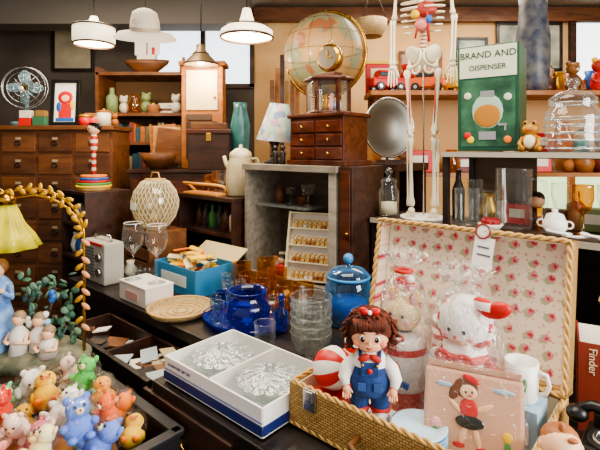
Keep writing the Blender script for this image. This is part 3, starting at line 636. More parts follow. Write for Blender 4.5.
b.box((0,-.025,.1),(.004,.003,.035),gold);b.box((.012,-.025,.085),(.03,.003,.004),gold);b.ring((0,0,.157),.012,.003,brass,rot=(pi/2,0,0),seg=14);b.done()
b=tb('desk_globe',-.50,1.22,TOP,.3,1.1)
b.lathe([(0,0),(.12,0),(.12,.012),(.08,.03),(.03,.045),(.02,.12),(.03,.2),(.02,.3),(.012,.32)],(0,0,0),W_mid,24)
gz=.59
b.sph((0,0,gz),.225,mt('#84876a',.5,0,'map','#b08a58',5,coat=.15),seg=48,n=28)
b.ring((0,0,gz),.237,.009,brass,rot=(pi/2,.35,0),seg=48);b.ring((0,0,gz),.227,.0018,mt('#7d5a30',.5),rot=(.35,0,0),seg=48,ts=4)
for la in(-.9,-.45,0,.45,.9):b.ring((0,-.0,gz+.227*math.sin(la)),.227*math.cos(la),.001,mt('#7d5a30',.5),seg=48,ts=4)
for a in range(6):b.ring((0,0,gz),.2265,.0008,mt('#7d5a30',.5),rot=(pi/2,0,a*pi/6),seg=48,ts=4)
b.tube([(0,0,.31),(0,0,gz-.225)],.01,brass);b.tube([(0,0,gz+.225),(0,0,gz+.25)],.008,brass);b.done()
b=tb('silver_plate_on_stand',-.03,1.19,TOP,1.15,.88)
b.box((0,0,.01),(.14,.1,.02),W_dark);b.tube([(0,.03,.02),(0,.06,.3)],.008,W_dark);b.lathe([(0,0),(.1,.002),(.13,.02),(.18,.024)],(0,.03,.215),mt('#6a675f',.35,.6),36,rot=(pi/2,0,0));b.ring((0,.006,.215),.18,.007,steel,rot=(pi/2,0,0),seg=36);b.done()
b=tb('table_lamp',-.445,.73,TOP)
b.lathe([(0,0),(.055,0),(.055,.01),(.02,.025),(.015,.08),(.03,.11),(.012,.15),(.008,.2)],(0,0,0),W_blk,18)
shm=mt('#a99a86',.7,0,'cells','#5a7698',30)
b.lathe([(.105,.12),(.098,.14),(.05,.31),(.048,.31),(.096,.125)],(0,0,0),shm,24,rot=(0,.12,0));b.sph((0,0,.2),.025,offw)
b.done()
b=tb('dark_figurines',-.32,.64,TOP)
for x in(-.03,.02):b.lathe([(0,0),(.017,0),(.012,.03),(.016,.055),(.006,.068)],(x,0,0),W_blk,12);b.sph((x,0,.08),.013,W_blk,seg=10,n=6);b.tube([(x-.014,0,.055),(x-.022,-.01,.035)],.005,W_blk,6);b.tube([(x+.014,0,.055),(x+.024,-.008,.06)],.005,W_blk,6)
b.done()
# ---- bar shelf
b=tb('bar_shelf',-.81,.70,.80)
b.box((0,0,.39),(.5,.3,.022),W_dark,bv=.003);b.box((0,0,.2),(.48,.28,.016),W_dark)
for x in(-.24,.24):b.box((x,0,.19),(.016,.3,.38),W_dark)
b.box((0,.145,.19),(.49,.01,.38),W_blk);b.done()
b=tb('bamboo_rail_tray',-.86,.60,1.2025)
b.box((0,0,.006),(.3,.09,.012),mt('#c98a45',.4),bv=.003);b.tube([(-.15,.04,.01),(-.16,.0,.05),(-.15,-.04,.06),(.15,-.04,.06),(.16,0,.05),(.15,.04,.01)],.008,mt('#d59a50',.4));b.done()
b=tb('woven_thermos_jug',-.665,.69,1.202,.35)
wv=mt('#e2d5b2',.6,0,'weave','#cbbd96',50,.8)
b.lathe([(0,0),(.07,0),(.075,.01),(.082,.08),(.078,.15),(.062,.2),(.055,.215)],(0,0,0),wv,28);b.lathe([(.056,.2),(.062,.215),(.058,.235),(.03,.255),(.008,.26),(.01,.275),(0,.28)],(0,0,0),mt('#d8cba8',.4),24)
b.tube([(.055,0,.2),(.10,0,.2),(.12,0,.15),(.105,0,.09),(.08,0,.06)],.009,wv);b.tube([(-.06,0,.13),(-.09,0,.17),(-.105,0,.215)],[.014,.012,.01],mt('#d8cba8',.4));b.done()
for u,v,h in((-.80,.72,.13),(-.86,.71,.11),(-.92,.72,.12),(-.98,.71,.1)):cup('bar_glass',u,v,1.202,.028,h,gcl if u>-.9 else gamb,u<-.8)
b=tb('glass_bottle_row',-.80,.70,1.0085)
for k,m in zip(range(7),(gamb,gcl,grn,gcl,gamb,offw,gcl)):b.lathe([(0,0),(.022,0),(.022,.08),(.009,.1),(.009,.13),(0,.132)],(-.18+.06*k,-.05,0),m,14)
b.done()
row('low_shelf_trinkets',T(-.80,.66,.8005),TH,.42,.03,6,.12)
b=tb('wooden_crate',-.98,.36,.80)
b.box((0,0,.006),(.26,.22,.012),W_mid)
for x in(-.12,.12):b.box((x,0,.115),(.014,.22,.225),W_mid)
for y in(-.104,.104):
    for z in(.05,.12,.19):b.box((0,y,z),(.25,.012,.058),W_mid,bv=.002)
b.box((0,0,.222),(.26,.22,.012),W_mid);b.done()
b=tb('wicker_lantern',-.98,.36,1.029)
pr=[(.05,0),(.075,.02),(.105,.06),(.122,.11),(.124,.15),(.11,.2),(.075,.25),(.05,.262)]
lm=mt('#d9cda8',.5)
b.lathe([(r*.93,z) for r,z in pr],(0,0,0),glass('#f2ead2',.3,base=.35,dif='#d8caa2',df=.6),30)
for k in range(30):
    for sg in(-1,1):
        b.tube([(r*math.cos(2*pi*k/30+sg*z*4),r*math.sin(2*pi*k/30+sg*z*4),z) for r,z in pr],.0014,lm,5)
b.ring((0,0,.004),.052,.006,rc);b.ring((0,0,.262),.05,.006,rc);b.tube([(-.05,0,.262),(-.03,0,.3),(.03,0,.3),(.05,0,.262)],.004,rc)
b.box((.0,-.128,.13),(.05,.002,.035),white);b.done()
row('small_glass_row',T(-.90,.20,.8005),TH,.34,.02,5,.09,[2,5,5,0])
b=tb('side_bookcase',-1.37,.22,0)
for z in(.02,.3,.6,.86,1.04,1.215):b.box((0,0,z),(.3,.26,.018),W_dark,bv=.002)
for x in(-.145,.145):b.box((x,0,.61),(.014,.26,1.2),W_dark)
b.box((0,.126,.61),(.3,.008,1.2),W_dark)
b.done()
b=tb('jar_row',-1.37,.22,1.0495)
for k,m in enumerate((gcl,offw,gcl,red,gamb)):b.lathe([(0,0),(.022,0),(.024,.07),(.014,.085),(.014,.1),(0,.1)],(-.1+.05*k,-.07,0),m,14)
b.done()
b=tb('pottery_row',-1.37,.22,.8695)
for k,m in enumerate((white,blue,offw,W_or)):b.lathe([(0,0),(.02,0),(.032,.04),(.022,.08),(.015,.1),(.02,.11),(0,.11)],(-.1+.062*k,-.07,0),m,14)
b.done()
b=tb('ring_toss_toy',-1.36,.2,1.2245)
b.cyl((0,0,0),.09,.015,W_lt,seg=24)
for k,c in enumerate((yel,grn,red,blue,org)):b.ring((.006*(k%2),0,.022+k*.014),.088-.006*k,.008,c)
b.lathe([(0,0),(.014,0),(.012,.2),(.018,.22),(.022,.27),(.014,.3),(.01,.305)],(0,0,.014),mt('#e8dcc8',.4,0,'stripe','#c9352a',8),16)
b.sph((0,0,.345),(.034,.034,.034),skin,seg=16,n=10);b.sph((0,.006,.355),(.036,.035,.032),black)
for s_ in(-1,1):b.sph((s_*.012,-.033,.345),.004,black,seg=7,n=5);b.sph((s_*.036,0,.37),.014,black,seg=8,n=6)
b.sph((0,-.035,.337),.004,red,seg=7,n=5);b.lathe([(.03,0),(.022,.02),(0,.035)],(0,0,.378),red,14);b.done()
# ---- apothecary cabinet
b=B('apothecary_cabinet',(-1.60,3.1,0))
b.box((0,0,.79),(.74,.3,1.58),W_mid,bv=.004);b.box((0,-.01,1.595),(.78,.34,.03),W_mid,bv=.006);b.box((0,0,.05),(.78,.33,.1),W_dark)
for r in range(10):
    for c_ in range(3):
        b.box((-.24+.24*c_,-.155,1.5-.145*r),(.22,.014,.125),[W_mid,mt('#5f381c',.45,0,'wood','#432510',26)][(r+c_)%2],bv=.004);b.ring((-.24+.24*c_,-.168,1.495-.145*r),.018,.0035,black,rot=(pi/2,0,0),seg=12,scl=(1,.7));b.box((-.24+.24*c_,-.163,1.525-.145*r),(.035,.003,.016),mt('#9a8c6c',.6))
b.done()
ZA=1.611
b=B('desk_fan',(-1.86,3.05,ZA),.2,1.08)
fm=mt('#6f8f96',.4)
b.cyl((0,0,0),.08,.025,fm);b.tube([(0,0,.02),(0,.02,.12),(0,.02,.19)],.013,fm);b.cyl((0,.09,.24),.045,.09,fm,rot=(pi/2,0,0))
for R in(.125,.095,.06,.03):b.ring((0,-.03,.24),R,.0025,steel,rot=(pi/2,0,0))
b.ring((0,0,.24),.13,.005,steel,rot=(pi/2,0,0))
for k in range(16):
    a=2*pi*k/16;b.tube([(0,-.04,.24),(.07*math.cos(a),-.035,.24+.07*math.sin(a)),(.13*math.cos(a),0,.24+.13*math.sin(a))],.0018,steel,5)
for k in range(4):
    a=pi/2*k;b.sph((.06*math.cos(a),-.012,.24+.06*math.sin(a)),(.05,.004,.032),fm,rot=(0.3,-a,0))
b.sph((0,-.02,.24),.02,brass);b.done()
def frame(n,loc,w,h,fm,im,rz=0,tilt=0,extra=None):
    b=B(n,loc,rz);b.M=Matrix.Rotation(tilt,4,'X')
    for x in(-w/2,w/2):b.box((x,0,h/2),(.025,.02,h+.025),fm,bv=.003)
    for z in(0,h):b.box((0,0,z),(w,.02,.025),fm,bv=.003)
    b.box((0,.003,h/2),(w-.01,.006,h-.01),im)
    if extra:extra(b,w,h)
    b.M=Matrix();return b.done()
def redguy(b,w,h):
    b.box((0,-.001,h*.28),(w*.5,.003,h*.4),red);b.sph((0,-.002,h*.62),(w*.3,.003,w*.26),red,seg=12,n=6);b.sph((0,-.004,h*.6),(w*.17,.003,w*.14),skin,seg=12,n=6);b.box((0,-.002,h*.1),(w*.7,.003,h*.08),blue);b.sph((-w*.25,-.002,h*.4),(w*.1,.003,w*.2),blue,seg=10,n=5);b.sph((w*.28,-.002,h*.45),(w*.1,.003,w*.2),yel,seg=10,n=5)
frame('framed_cartoon_print',(-1.58,3.02,ZA+.014),.17,.29,black,mt('#e8e4da',.5),0,-.08,redguy)
b=B('stack_of_small_boxes',(-1.76,2.98,ZA))
for k,(x,z,w,h,c) in enumerate([(-.05,0,.08,.05,red),(.04,0,.08,.06,mt('#3a6a4a',.5)),(-.05,.05,.07,.05,offw),(.05,.06,.06,.04,mt('#8a6a3a',.5))]):b.box((x,0,z+h/2),(w,.05,h-.001),c,bv=.002)
b.done()
b=B('cookie_tins',(-1.38,3.03,ZA))
b.cyl((-.06,0,0),.045,.06,red);b.cyl((-.06,0,.06),.047,.012,gold);b.cyl((.06,0,0),.045,.09,mt('#d0c9b2',.4));b.cyl((.06,0,.09),.046,.012,W_or);b.sph((.06,0,.108),.012,W_or);b.done()
row('cabinet_top_trinkets',(-1.50,3.2,ZA),0,.46,.01,6,.13)
# ---- back left shelving
b=B('open_bookcase',(-1.12,3.58,0))
for z in(.05,.45,.85,1.2,1.5,1.72,2.03):b.box((0,0,z),(.86,.34,.025),W_mid,bv=.002)
for x in(-.42,.42):b.box((x,0,1.04),(.025,.34,2.08),W_mid)
b.box((0,.165,1.04),(.86,.01,2.08),mt('#7a5c3a',.6));b.done()
for z,n in((1.5125,'magazine_row'),(1.2125,'book_row'),(.8625,'book_row')):
    b=B(n,(-1.12,3.53,z));x=-.38
    hmax=.24 if z<1.4 else .17
    while x<.36:
        w=random.uniform(.012,.04);h=random.uniform(.6,.95)*hmax;b.box((x+w/2,0,h/2),(w-.003,.2,h),random.choice([W_or,W_dark,mt('#7a3426',.6),mt('#9a8d6c',.6),mt('#8a7548',.6),mt('#2f4a58',.6),mt('#5f5a44',.6),W_mid]),bv=.001);x+=w
    b.done()
row('bookcase_knickknacks',(-1.12,3.5,1.7325),0,.76,.05,9,.17)
row('bookcase_top_knickknacks',(-.84,3.55,2.043),0,.24,.05,3,.17)
b=B('wooden_ship_model',(-1.2,3.53,2.043))
b.lathe([(0,0),(.03,.02),(.055,.08),(.06,.11),(0,.11)],(0,0,0),W_mid,16,scl=(3,.8));b.box((0,0,.13),(.14,.05,.04),offw);b.tube([(0,0,.1),(0,0,.36)],.005,W_dark);b.box((.05,0,.24),(.1,.003,.18),paper);b.box((-.05,0,.22),(.09,.003,.14),paper);b.cyl((0.05,0,.14),.012,.07,red);b.done()
b=B('sideboard',(-.72,3.14,0))
b.box((0,0,.66),(.8,.36,1.28),W_dark,bv=.004);b.box((0,0,1.31),(.84,.39,.02),W_dark,bv=.003)
for x in(-.2,.2):b.box((x,-.182,.9),(.37,.012,.7),W_red,bv=.005);b.sph((x*.2,-.195,.9),.012,brass)
b.done()
ZS=1.321
b=B('dark_wood_box',(-.61,3.04,ZS),.1,1.07)
b.box((0,0,.11),(.25,.14,.22),W_dark,bv=.004);b.box((0,0,.235),(.27,.16,.03),W_red,bv=.006);b.box((0,-.075,.2),(.03,.01,.05),brass,bv=.002);b.box((0,0,.27),(.22,.12,.04),W_mid,bv=.005);b.done()
b=B('small_wall_cupboard',(-.69,3.24,ZS))
b.box((0,0,.36),(.29,.14,.72),W_or,bv=.004);b.box((0,0,.74),(.33,.18,.03),W_or,bv=.006);b.box((0,-.074,.55),(.22,.01,.28),mt('#d8c39a',.5),bv=.003);b.box((0,-.078,.2),(.22,.01,.26),mt('#3a2a1e',.4),bv=.003);b.sph((.09,-.085,.5),.01,brass);b.box((-.02,-.082,.36),(.18,.01,.04),mt('#4a382a',.5));b.done()
b=B('wooden_bowl',(-.95,3.03,ZS));b.lathe([(0,0),(.05,0),(.1,.05),(.125,.11),(.118,.11),(.09,.055),(0,.012)],(0,0,0),W_mid,28);b.done()
b=B('cutting_board_stack',(-.98,3.22,ZS))
for k in range(3):b.box((.03*k,-.03*k+.03,.16+.0*k),(.2,.018,.3-.03*k),[W_or,W_lt,W_mid][k],rot=(-.0,.12*k-.1,0),bv=.004)
b.done()
b=B('teal_glass_vase',(-.42,3.16,ZS));b.lathe([(0,0),(.05,0),(.06,.1),(.07,.3),(.045,.42),(.05,.46),(.045,.46),(.04,.42),(.062,.3),(0,.01)],(0,0,0),mt('#42777a',.25,0,'noise','#2f5a5c',12),22,flute=.02,nf=5);b.done()
b=B('tall_plank_bundle',(-.12,3.55,0))
for k in range(6):b.box((-.1+.04*k,.03*(k%2),1.0+.05*(k%3)),(.035,.02,2.0+.1*(k%3)),[W_mid,W_or,W_dark,W_lt][k%4],bv=.002)
b.done()
# ---- pendants
def pend(n,x,y,z,pr,m,e,w=22):
    b=B(n,(x,y,z));top=max(p[1] for p in pr)
    b.tube([(0,0,top),(0,0,2.7-z)],.004,black);b.cyl((0,0,2.685-z),.04,.014,brass)
    b.lathe(pr,(0,0,0),m,28);b.sph((0,0,.03),.03,mt('#fff1d0',.3,emit=8));b.ring((0,0,pr[0][1]),pr[0][0],.006,W_dark);b.ring((0,0,pr[2][1]),pr[2][0]+.001,.005,W_dark);b.done()
    l=bpy.data.lights.new('bulb','POINT');l.energy=e;l.color=(1,.8,.55);l.shadow_soft_size=.05
    o=bpy.data.objects.new('bulb_light_'+str(int(x*100)),l);bpy.context.collection.objects.link(o);o.location=(x,y,z-.04)
shw=mt('#f6e9cc',.4,emit=1.0)
pend('pendant_lamp',-1.19,2.6,2.06,[(.11,0),(.115,.02),(.115,.1),(.1,.11),(.03,.13),(.02,.16),(.0,.165)],shw,14)
pend('pendant_lamp',-.66,3.0,2.02,[(.115,0),(.11,.01),(.05,.07),(.03,.1),(.03,.13),(0,.135)],mt('#8e7a5a',.4,.6),12)
pend('pendant_lamp',-.26,2.2,2.0,[(.127,.0),(.127,.03),(.1,.05),(.04,.07),(.03,.1),(.02,.14),(0,.145)],shw,14)
b=B('hanging_sun_hat',(-.86,2.5,2.1));hm=mt('#ddd6c8',.7,0,'weave','#cfc7b6',60,.4)
b.tube([(0,0,.13),(0,0,.6)],.002,black);b.lathe([(.17,-.03),(.14,.0),(.08,.01),(.078,.06),(.065,.11),(.03,.13),(0,.135)],(0,0,0),hm,28,rot=(.35,.1,0));b.lathe([(.08,.012),(.081,.035)],(0,0,0),mt('#9c8f7c',.6),28,rot=(.35,.1,0));b.done()
b=B('hanging_basket',(.52,3.3,2.28));b.lathe([(0,0),(.08,0),(.11,.06),(.12,.12),(.11,.12),(.09,.05),(0,.01)],(0,0,0),wick2,24)
for k in range(3):b.tube([(.12*math.cos(k*2.1),.12*math.sin(k*2.1),.12),(0,0,.42)],.003,W_dark,5)
b.done()
# ---- wall pictures
frame('framed_picture',(-1.98,3.925,2.15),.34,.5,W_blk,mt('#8a8370',.5,0,'noise','#a59b80',6))
frame('framed_picture',(2.0,3.925,2.15),.55,.4,W_blk,mt('#b9b7a8',.4,0,'noise','#57665c',5))
frame('framed_picture',(.35,3.925,2.2),.3,.3,W_grey,mt('#d8cfc0',.4,0,'noise','#7c8a94',6))
frame('framed_picture',(1.05,3.925,2.0),.35,.3,W_mid,mt('#c8b79a',.4,0,'noise','#8a5a4a',6))
frame('framed_picture',(1.5,3.925,2.1),.25,.32,black,mt('#aab4a0',.4,0,'noise','#4a5a6a',6))
# ---- back right ledge
b=B('wall_ledge_shelf',(1.3,2.85,0))
b.box((0,0,1.795),(1.75,.3,.03),W_or,bv=.004)
for x in(-.8,0,.8):b.box((x,.08,.89),(.04,.06,1.78),W_or)
b.box((0,0,1.3),(1.75,.28,.025),W_or);b.box((0,.14,1.55),(1.7,.008,.5),mt('#b8874e',.6));b.done()
ZL=1.8105
def car(n,x,y,z,c,rz,s=1):
    b=B(n,(x,y,z),rz);b.box((0,0,.045*s),(.2*s,.09*s,.05*s),c,bv=.012*s);b.box((-.01*s,0,.09*s),(.12*s,.08*s,.05*s),c,bv=.012*s,tap=.8);b.box((-.01*s,0,.088*s),(.1*s,.083*s,.026*s),black,bv=.004*s)
    for a in(-.06,.06):
        for q in(-.047,.047):b.cyl((a*s,q*s+.006*s,.022*s),.022*s,.014*s,black,rot=(pi/2,0,0));b.cyl((a*s,q*s+.008*s,.022*s),.01*s,.018*s,steel,rot=(pi/2,0,0))
    for q in(-.03,.03):b.sph((.1*s,q*s,.045*s),.01*s,yel,seg=8,n=5)
    b.done()
car('toy_car',.53,2.76,ZL,red,.3,1.1);car('toy_car',.78,2.77,ZL,mt('#d8601c',.4),-.3,1.1);car('toy_car',1.0,2.77,ZL,yel,.5,.9)
b=B('toy_fire_station',(.53,2.95,ZL));b.box((0,0,.1),(.2,.04,.2),red,bv=.004);b.box((0,-.022,.12),(.14,.006,.1),cream);b.box((0,0,.21),(.22,.05,.02),yel);b.done()
row('toy_figure_row',(1.0,2.93,ZL),0,.66,.01,8,.17,[3,6,0,1,3,6]);row('toy_figure_row',(1.75,2.93,ZL),0,.36,.01,5,.16,[3,6,0,1])
def figure(n,x,y,z,s,body,hd,ear):
    b=B(n,(x,y,z),.3,s);b.lathe([(0,0),(.035,0),(.045,.04),(.035,.09),(.018,.11)],(0,0,0),body,16)
    b.sph((0,0,.14),(.04,.038,.037),hd)
    for q in(-1,1):
        b.sph((q*.035,0,.17),.015,ear,seg=8,n=6);b.sph((q*.014,-.036,.145),.005,black,seg=6,n=5);b.tube([(q*.035,0,.09),(q*.058,-.01,.06),(q*.05,-.03,.045)],[.012,.011,.009],hd,8);b.sph((q*.025,-.03,.01),(.018,.028,.013),hd,seg=8,n=6)
    b.sph((0,-.036,.13),(.014,.01,.01),cream,seg=8,n=6)
    b.done()
figure('toy_monkey',1.68,2.77,ZL,1.0,W_mid,mt('#8a5a2c',.6),mt('#8a5a2c',.6));figure('toy_robot_figure',1.85,2.78,ZL,1.15,red,mt('#b5342a',.5),yel);figure('toy_bunny',2.02,2.8,ZL,1.0,blue,cream,pink)
b=B('tall_patterned_vase',(1.47,2.84,ZL))
b.lathe([(0,0),(.07,0),(.09,.06),(.1,.2),(.1,.35),(.085,.45),(.08,.55),(.09,.62),(.08,.62),(.07,.5),(0,.48)],(0,0,0),mt('#232f4c',.45,0,'noise','#6a6a68',14),26);b.done()
b=B('cream_vase',(1.18,2.79,ZL))
b.lathe([(0,0),(.04,0),(.055,.08),(.045,.16),(.025,.2),(.04,.25),(.03,.25),(0,.2)],(0,0,0),mt('#cdbd94',.4),22);b.done()
row('toy_tin_row',(1.3,2.79,1.3135),0,1.6,.03,17,.17)
# ---- right shelf unit
b=tb('glass_display_shelf',0,0,0)
sm=mt('#45332a',.3,0,'wood','#2e211a',26)
b.box((.76,.87,1.148),(1.22,.3,.022),sm,bv=.002);b.box((.76,.715,1.15),(1.22,.008,.02),mt('#a09888',.4))
b.box((.92,.87,1.432),(.9,.3,.022),sm,bv=.002);b.box((.92,.716,1.433),(.9,.006,.018),mt('#b9b3a4',.3,.3))
for u in(.48,1.36):
    for v in(.735,1.0):b.box((u,v,1.12),(.02,.025,.62),W_blk)
for u in(.155,1.355):b.box((u,.87,.97),(.02,.28,.34),W_blk)
b.box((.76,1.012,.97),(1.2,.01,.34),W_blk);b.box((.60,1.012,1.29),(.26,.01,.26),mt('#6a5240',.5,0,'wood','#503d2c',20))  # first panel added in black so the space below the shelf reads dark
b.done()
ZR=1.1595;ZU=1.4435
b=tb('glass_apothecary_jar',.19,.80,ZR)
b.lathe([(0,0),(.036,0),(.042,.01),(.044,.11),(.03,.135),(.034,.145)],(0,0,0),gcl,26);b.lathe([(.036,.147),(.034,.16),(.01,.172),(.008,.18),(.018,.195),(.01,.21),(0,.212)],(0,0,0),gcl,22);b.lathe([(0,0),(.035,0),(.035,.05),(0,.055)],(0,0,.012),mt('#cfc2a4',.6),18);b.done()
def skel():
    b=tb('model_skeleton',.33,.84,ZR,.35,.93)
    bn=mt('#e4d9be',.45);d2=mt('#c23a30',.5)
    b.cyl((0,0,0),.1,.012,white,seg=28);b.tube([(0,.035,.01),(0,.035,1.05)],.0035,steel)
    def bone(p,q,r):
        p=Vector(p);q=Vector(q);n=[p,p.lerp(q,.05),p.lerp(q,.14),p.lerp(q,.5),p.lerp(q,.86),p.lerp(q,.95),q];b.tube(n,[r*.9,r*1.35,r*.8,r*.62,r*.85,r*1.4,r*1.0],bn,10)
    HZ=.70
    for s_ in(-1,1):
        hip=(s_*.07,0,HZ-.02);kn=(s_*.052,-.015,.385);an=(s_*.05,0,.055)
        b.sph((s_*.058,0,HZ-.008),.015,bn,seg=10,n=7)
        bone(hip,kn,.0135);bone((kn[0],kn[1],kn[2]-.012),an,.012);bone((kn[0]+s_*.016,kn[1]+.006,kn[2]-.025),(an[0]+s_*.016,an[1],an[2]),.005)
        b.sph((kn[0],kn[1]-.017,kn[2]),(.011,.006,.012),bn,seg=10,n=6)
        b.sph((an[0],.02,.026),(.013,.022,.014),bn,seg=10,n=6);b.sph((an[0],-.005,.035),(.016,.03,.016),bn,seg=10,n=6)
        for t in range(5):b.tube([(an[0]+(t-2)*.007,-.02,.03),(an[0]+(t-2)*.01,-.06,.02),(an[0]+(t-2)*.011,-.078+abs(t-2+s_)*.004,.017)],[.004,.003,.003],bn,6)
        b.ring((s_*.035,.0,HZ+.035),.037,.007,bn,rot=(pi/2.3,0,s_*.7),seg=18,scl=(1,1.15));b.sph((s_*.048,.005,HZ+.05),(.04,.007,.042),bn,rot=(.3,0,s_*.6));b.ring((s_*.028,-.01,HZ-.02),.02,.006,bn,rot=(pi/2.2,0,s_*.5),seg=14)
        sh=(s_*.115,.0,1.14);el=(s_*.13,.01,.92);wr=(s_*.125,-.03,.70)
        bone(sh,el,.010);bone(el,wr,.0075);bone((el[0]+s_*.014,el[1],el[2]),(wr[0]+s_*.014,wr[1],wr[2]),.006);b.sph(sh,.015,bn)
        b.tube([(s_*.015,-.04,1.14),(s_*.07,-.03,1.155),sh],.005,bn,7);b.sph((s_*.08,.045,1.08),(.03,.006,.045),bn,rot=(0,s_*.2,0))
        hx,hy,hz=wr[0]+s_*.005,wr[1]-.002,wr[2]-.02
        b.sph((hx,hy,hz+.01),(.018,.008,.012),bn,seg=10,n=6)
        for t in range(4):
            x=hx+(t-1.5)*.010;l=[.06,.07,.067,.054][t];b.tube([(x,hy,hz),(x+(t-1.5)*.002,hy-.002,hz-.03),(x+(t-1.5)*.003,hy-.006,hz-.03-l*.5),(x+(t-1.5)*.003,hy-.012,hz-.03-l*.75)],[.004,.0045,.0035,.0025],bn,6)
        b.tube([(hx-s_*.012,hy-.002,hz+.005),(hx-s_*.026,hy-.01,hz-.018),(hx-s_*.031,hy-.014,hz-.038)],[.0045,.0035,.0025],bn,6)
        b.tube([(s_*.058,-.018,HZ-.06),(s_*.056,-.024,.5),(s_*.052,-.026,.43)],[.002,.004,.0015],d2,6)
    b.lathe([(0,-.05),(.012,-.04),(.03,.0),(.034,.02),(0,.03)],(0,.02,HZ+.02),bn,14,scl=(1,.5))
    z=HZ+.05
    while z<1.2:
        yo=.015+.02*math.sin((z-HZ)*6)
        b.cyl((0,yo,z),.015,.012,bn,seg=12);b.cyl((0,yo,z+.012),.013,.005,d2,seg=12);b.tube([(0,yo,z+.006),(0,yo+.028,z-.003)],[.005,.003],bn,5);z+=.018
    for k in range(11):
        z=.87+.027*k;w=[.078,.086,.092,.095,.096,.094,.09,.083,.072,.058,.042][k]
        for s_ in(-1,1):
            pts=[];end=pi*(.95 if k>3 else .75)
            for q in range(11):
                a=end*q/10;pts.append((s_*w*math.sin(a),.04-w*.62*(1-math.cos(a))*.9,z-.03*math.sin(a*.5)))
            b.tube(pts,.0045,bn,6)
    b.box((0,-.075,1.04),(.022,.008,.15),bn,bv=.003)
    b.tube([(.03,-.02,HZ+.1),(.02,-.03,.95),(.0,-.03,1.1)],.007,d2,6);b.tube([(-.03,-.02,HZ+.12),(-.01,-.025,.95)],.005,d2,6)
    b.sph((.015,-.01,.95),(.05,.03,.035),mt('#b5463a',.5));b.sph((-.03,-.02,.93),(.022,.02,.02),yel);b.sph((0,-.015,.88),(.035,.02,.03),mt('#c97a70',.5));b.sph((.03,-.03,.9),(.014,.012,.02),blue)
    b.sph((0,.01,1.32),(.05,.062,.055),bn,seg=20,n=12);b.lathe([(0,-.02),(.028,-.018),(.034,.01),(.03,.03),(0,.03)],(0,-.025,1.265),bn,14);b.sph((0,-.02,1.238),(.028,.03,.012),bn)
    for s_ in(-1,1):b.sph((s_*.019,-.045,1.305),(.012,.01,.012),black,seg=10,n=6)
    b.sph((0,-.052,1.28),(.006,.006,.009),black,seg=8,n=5)
    b.done()
skel()
b=tb('dispenser_box',.61,.86,ZU,.12)
gb=mt('#184a34',.4);pale=mt('#c9cfb4',.4)
b.box((0,0,.2),(.215,.17,.395),gb,bv=.002);b.box((0,-.086,.335),(.2,.002,.115),pale);b.box((0,-.0865,.145),(.19,.002,.25),mt('#3f6e50',.4,0,'noise','#183f2c',14));b.box((-.1085,0,.335),(.002,.16,.115),pale);b.box((-.1085,0,.145),(.002,.15,.25),mt('#245a3e',.4,0,'noise','#5a7a50',14))
# printed picture of a glass drink dispenser with tap
gg=mt('#9db8a4',.3)
b.sph((0,-.088,.15),(.055,.003,.065),gg,seg=20,n=8);b.sph((0,-.0895,.135),(.047,.003,.045),mt('#b0762c',.3),seg=20,n=8);b.box((0,-.089,.215),(.05,.003,.022),steel);b.box((0,-.089,.06),(.06,.003,.03),steel);b.box((.052,-.0895,.10),(.03,.003,.008),steel);b.box((.062,-.0895,.088),(.007,.003,.02),steel)
for x,z,c in((-.07,.06,red),(-.06,.045,yel),(.07,.045,org),(-.07,.21,pale),(.07,.2,pale)):b.sph((x,-.0885,z),(.014,.002,.014),c,seg=10,n=5)
o=b.done();gt=mt('#123f2a',.5)
text(o,'BRAND AND',.034,(0,-.0885,.35),(pi/2,0,0),gt);text(o,'DISPENSER',.027,(0,-.0885,.305),(pi/2,0,0),gt);text(o,'BRAND',.036,(-.1105,0,.335),(pi/2,0,-pi/2),gt)
b=tb('frog_figurine',.765,.79,ZU)
fg=mt('#b8822e',.4)
b.sph((0,0,.035),(.03,.026,.035),fg);b.sph((0,-.006,.08),(.028,.024,.022),fg)
for s_ in(-1,1):b.sph((s_*.014,-.012,.1),.01,fg,seg=8,n=6);b.sph((s_*.014,-.021,.101),.005,black,seg=6,n=5);b.sph((s_*.026,-.012,.012),(.014,.022,.012),fg,seg=8,n=6);b.tube([(s_*.026,-.008,.05),(s_*.032,-.024,.03),(s_*.022,-.03,.01)],.007,fg,6)
b.sph((0,-.026,.075),(.014,.004,.003),red,seg=8,n=5);b.sph((0,-.02,.035),(.02,.012,.026),cream,seg=10,n=6);b.done()
b=tb('large_glass_jar',.885,.83,ZU)
b.lathe([(0,0),(.07,0),(.082,.012),(.086,.05),(.082,.06),(.088,.1),(.085,.13),(.068,.155),(.07,.165)],(0,0,0),gcl,36,flute=.01,nf=12)
b.lathe([(.072,.167),(.074,.18),(.05,.2),(.015,.21),(.012,.22),(.024,.232),(.018,.25),(0,.253)],(0,0,0),gcl,30)
for z in(.012,.04,.065,.09,.115,.165):b.ring((0,0,z),.086 if z<.16 else .071,.003,glass('#eef6f4',.4,base=.3,dif='#ffffff',df=.3),seg=36)
b.done()
row('upper_shelf_trinkets',T(.82,.97,ZU),TH,.2,.005,3,.1);row('upper_shelf_trinkets',T(1.12,.86,ZU),TH,.24,.03,3,.16)
def mug(n,u,v,z,r,h,m):
    b=tb(n,u,v,z);b.lathe([(0,0),(r*.9,0),(r,.01),(r*1.02,h)],(0,0,0),m,30,flute=.012,nf=10);b.ring((0,0,h),r*1.02,.002,m);b.tube([(r,0,h*.85),(r*1.7,0,h*.8),(r*1.8,0,h*.45),(r*1.5,0,h*.2),(r*.98,0,h*.18)],.006,m);b.done()
mug('glass_beer_mug',.535,.80,ZR,.045,.14,gcl);mug('glass_pitcher',.69,.85,ZR,.062,.22,gcl)
cup('clear_tumbler',.59,.90,ZR,.033,.13,gcl);cup('clear_tumbler',.53,.90,ZR,.03,.17,gcl)
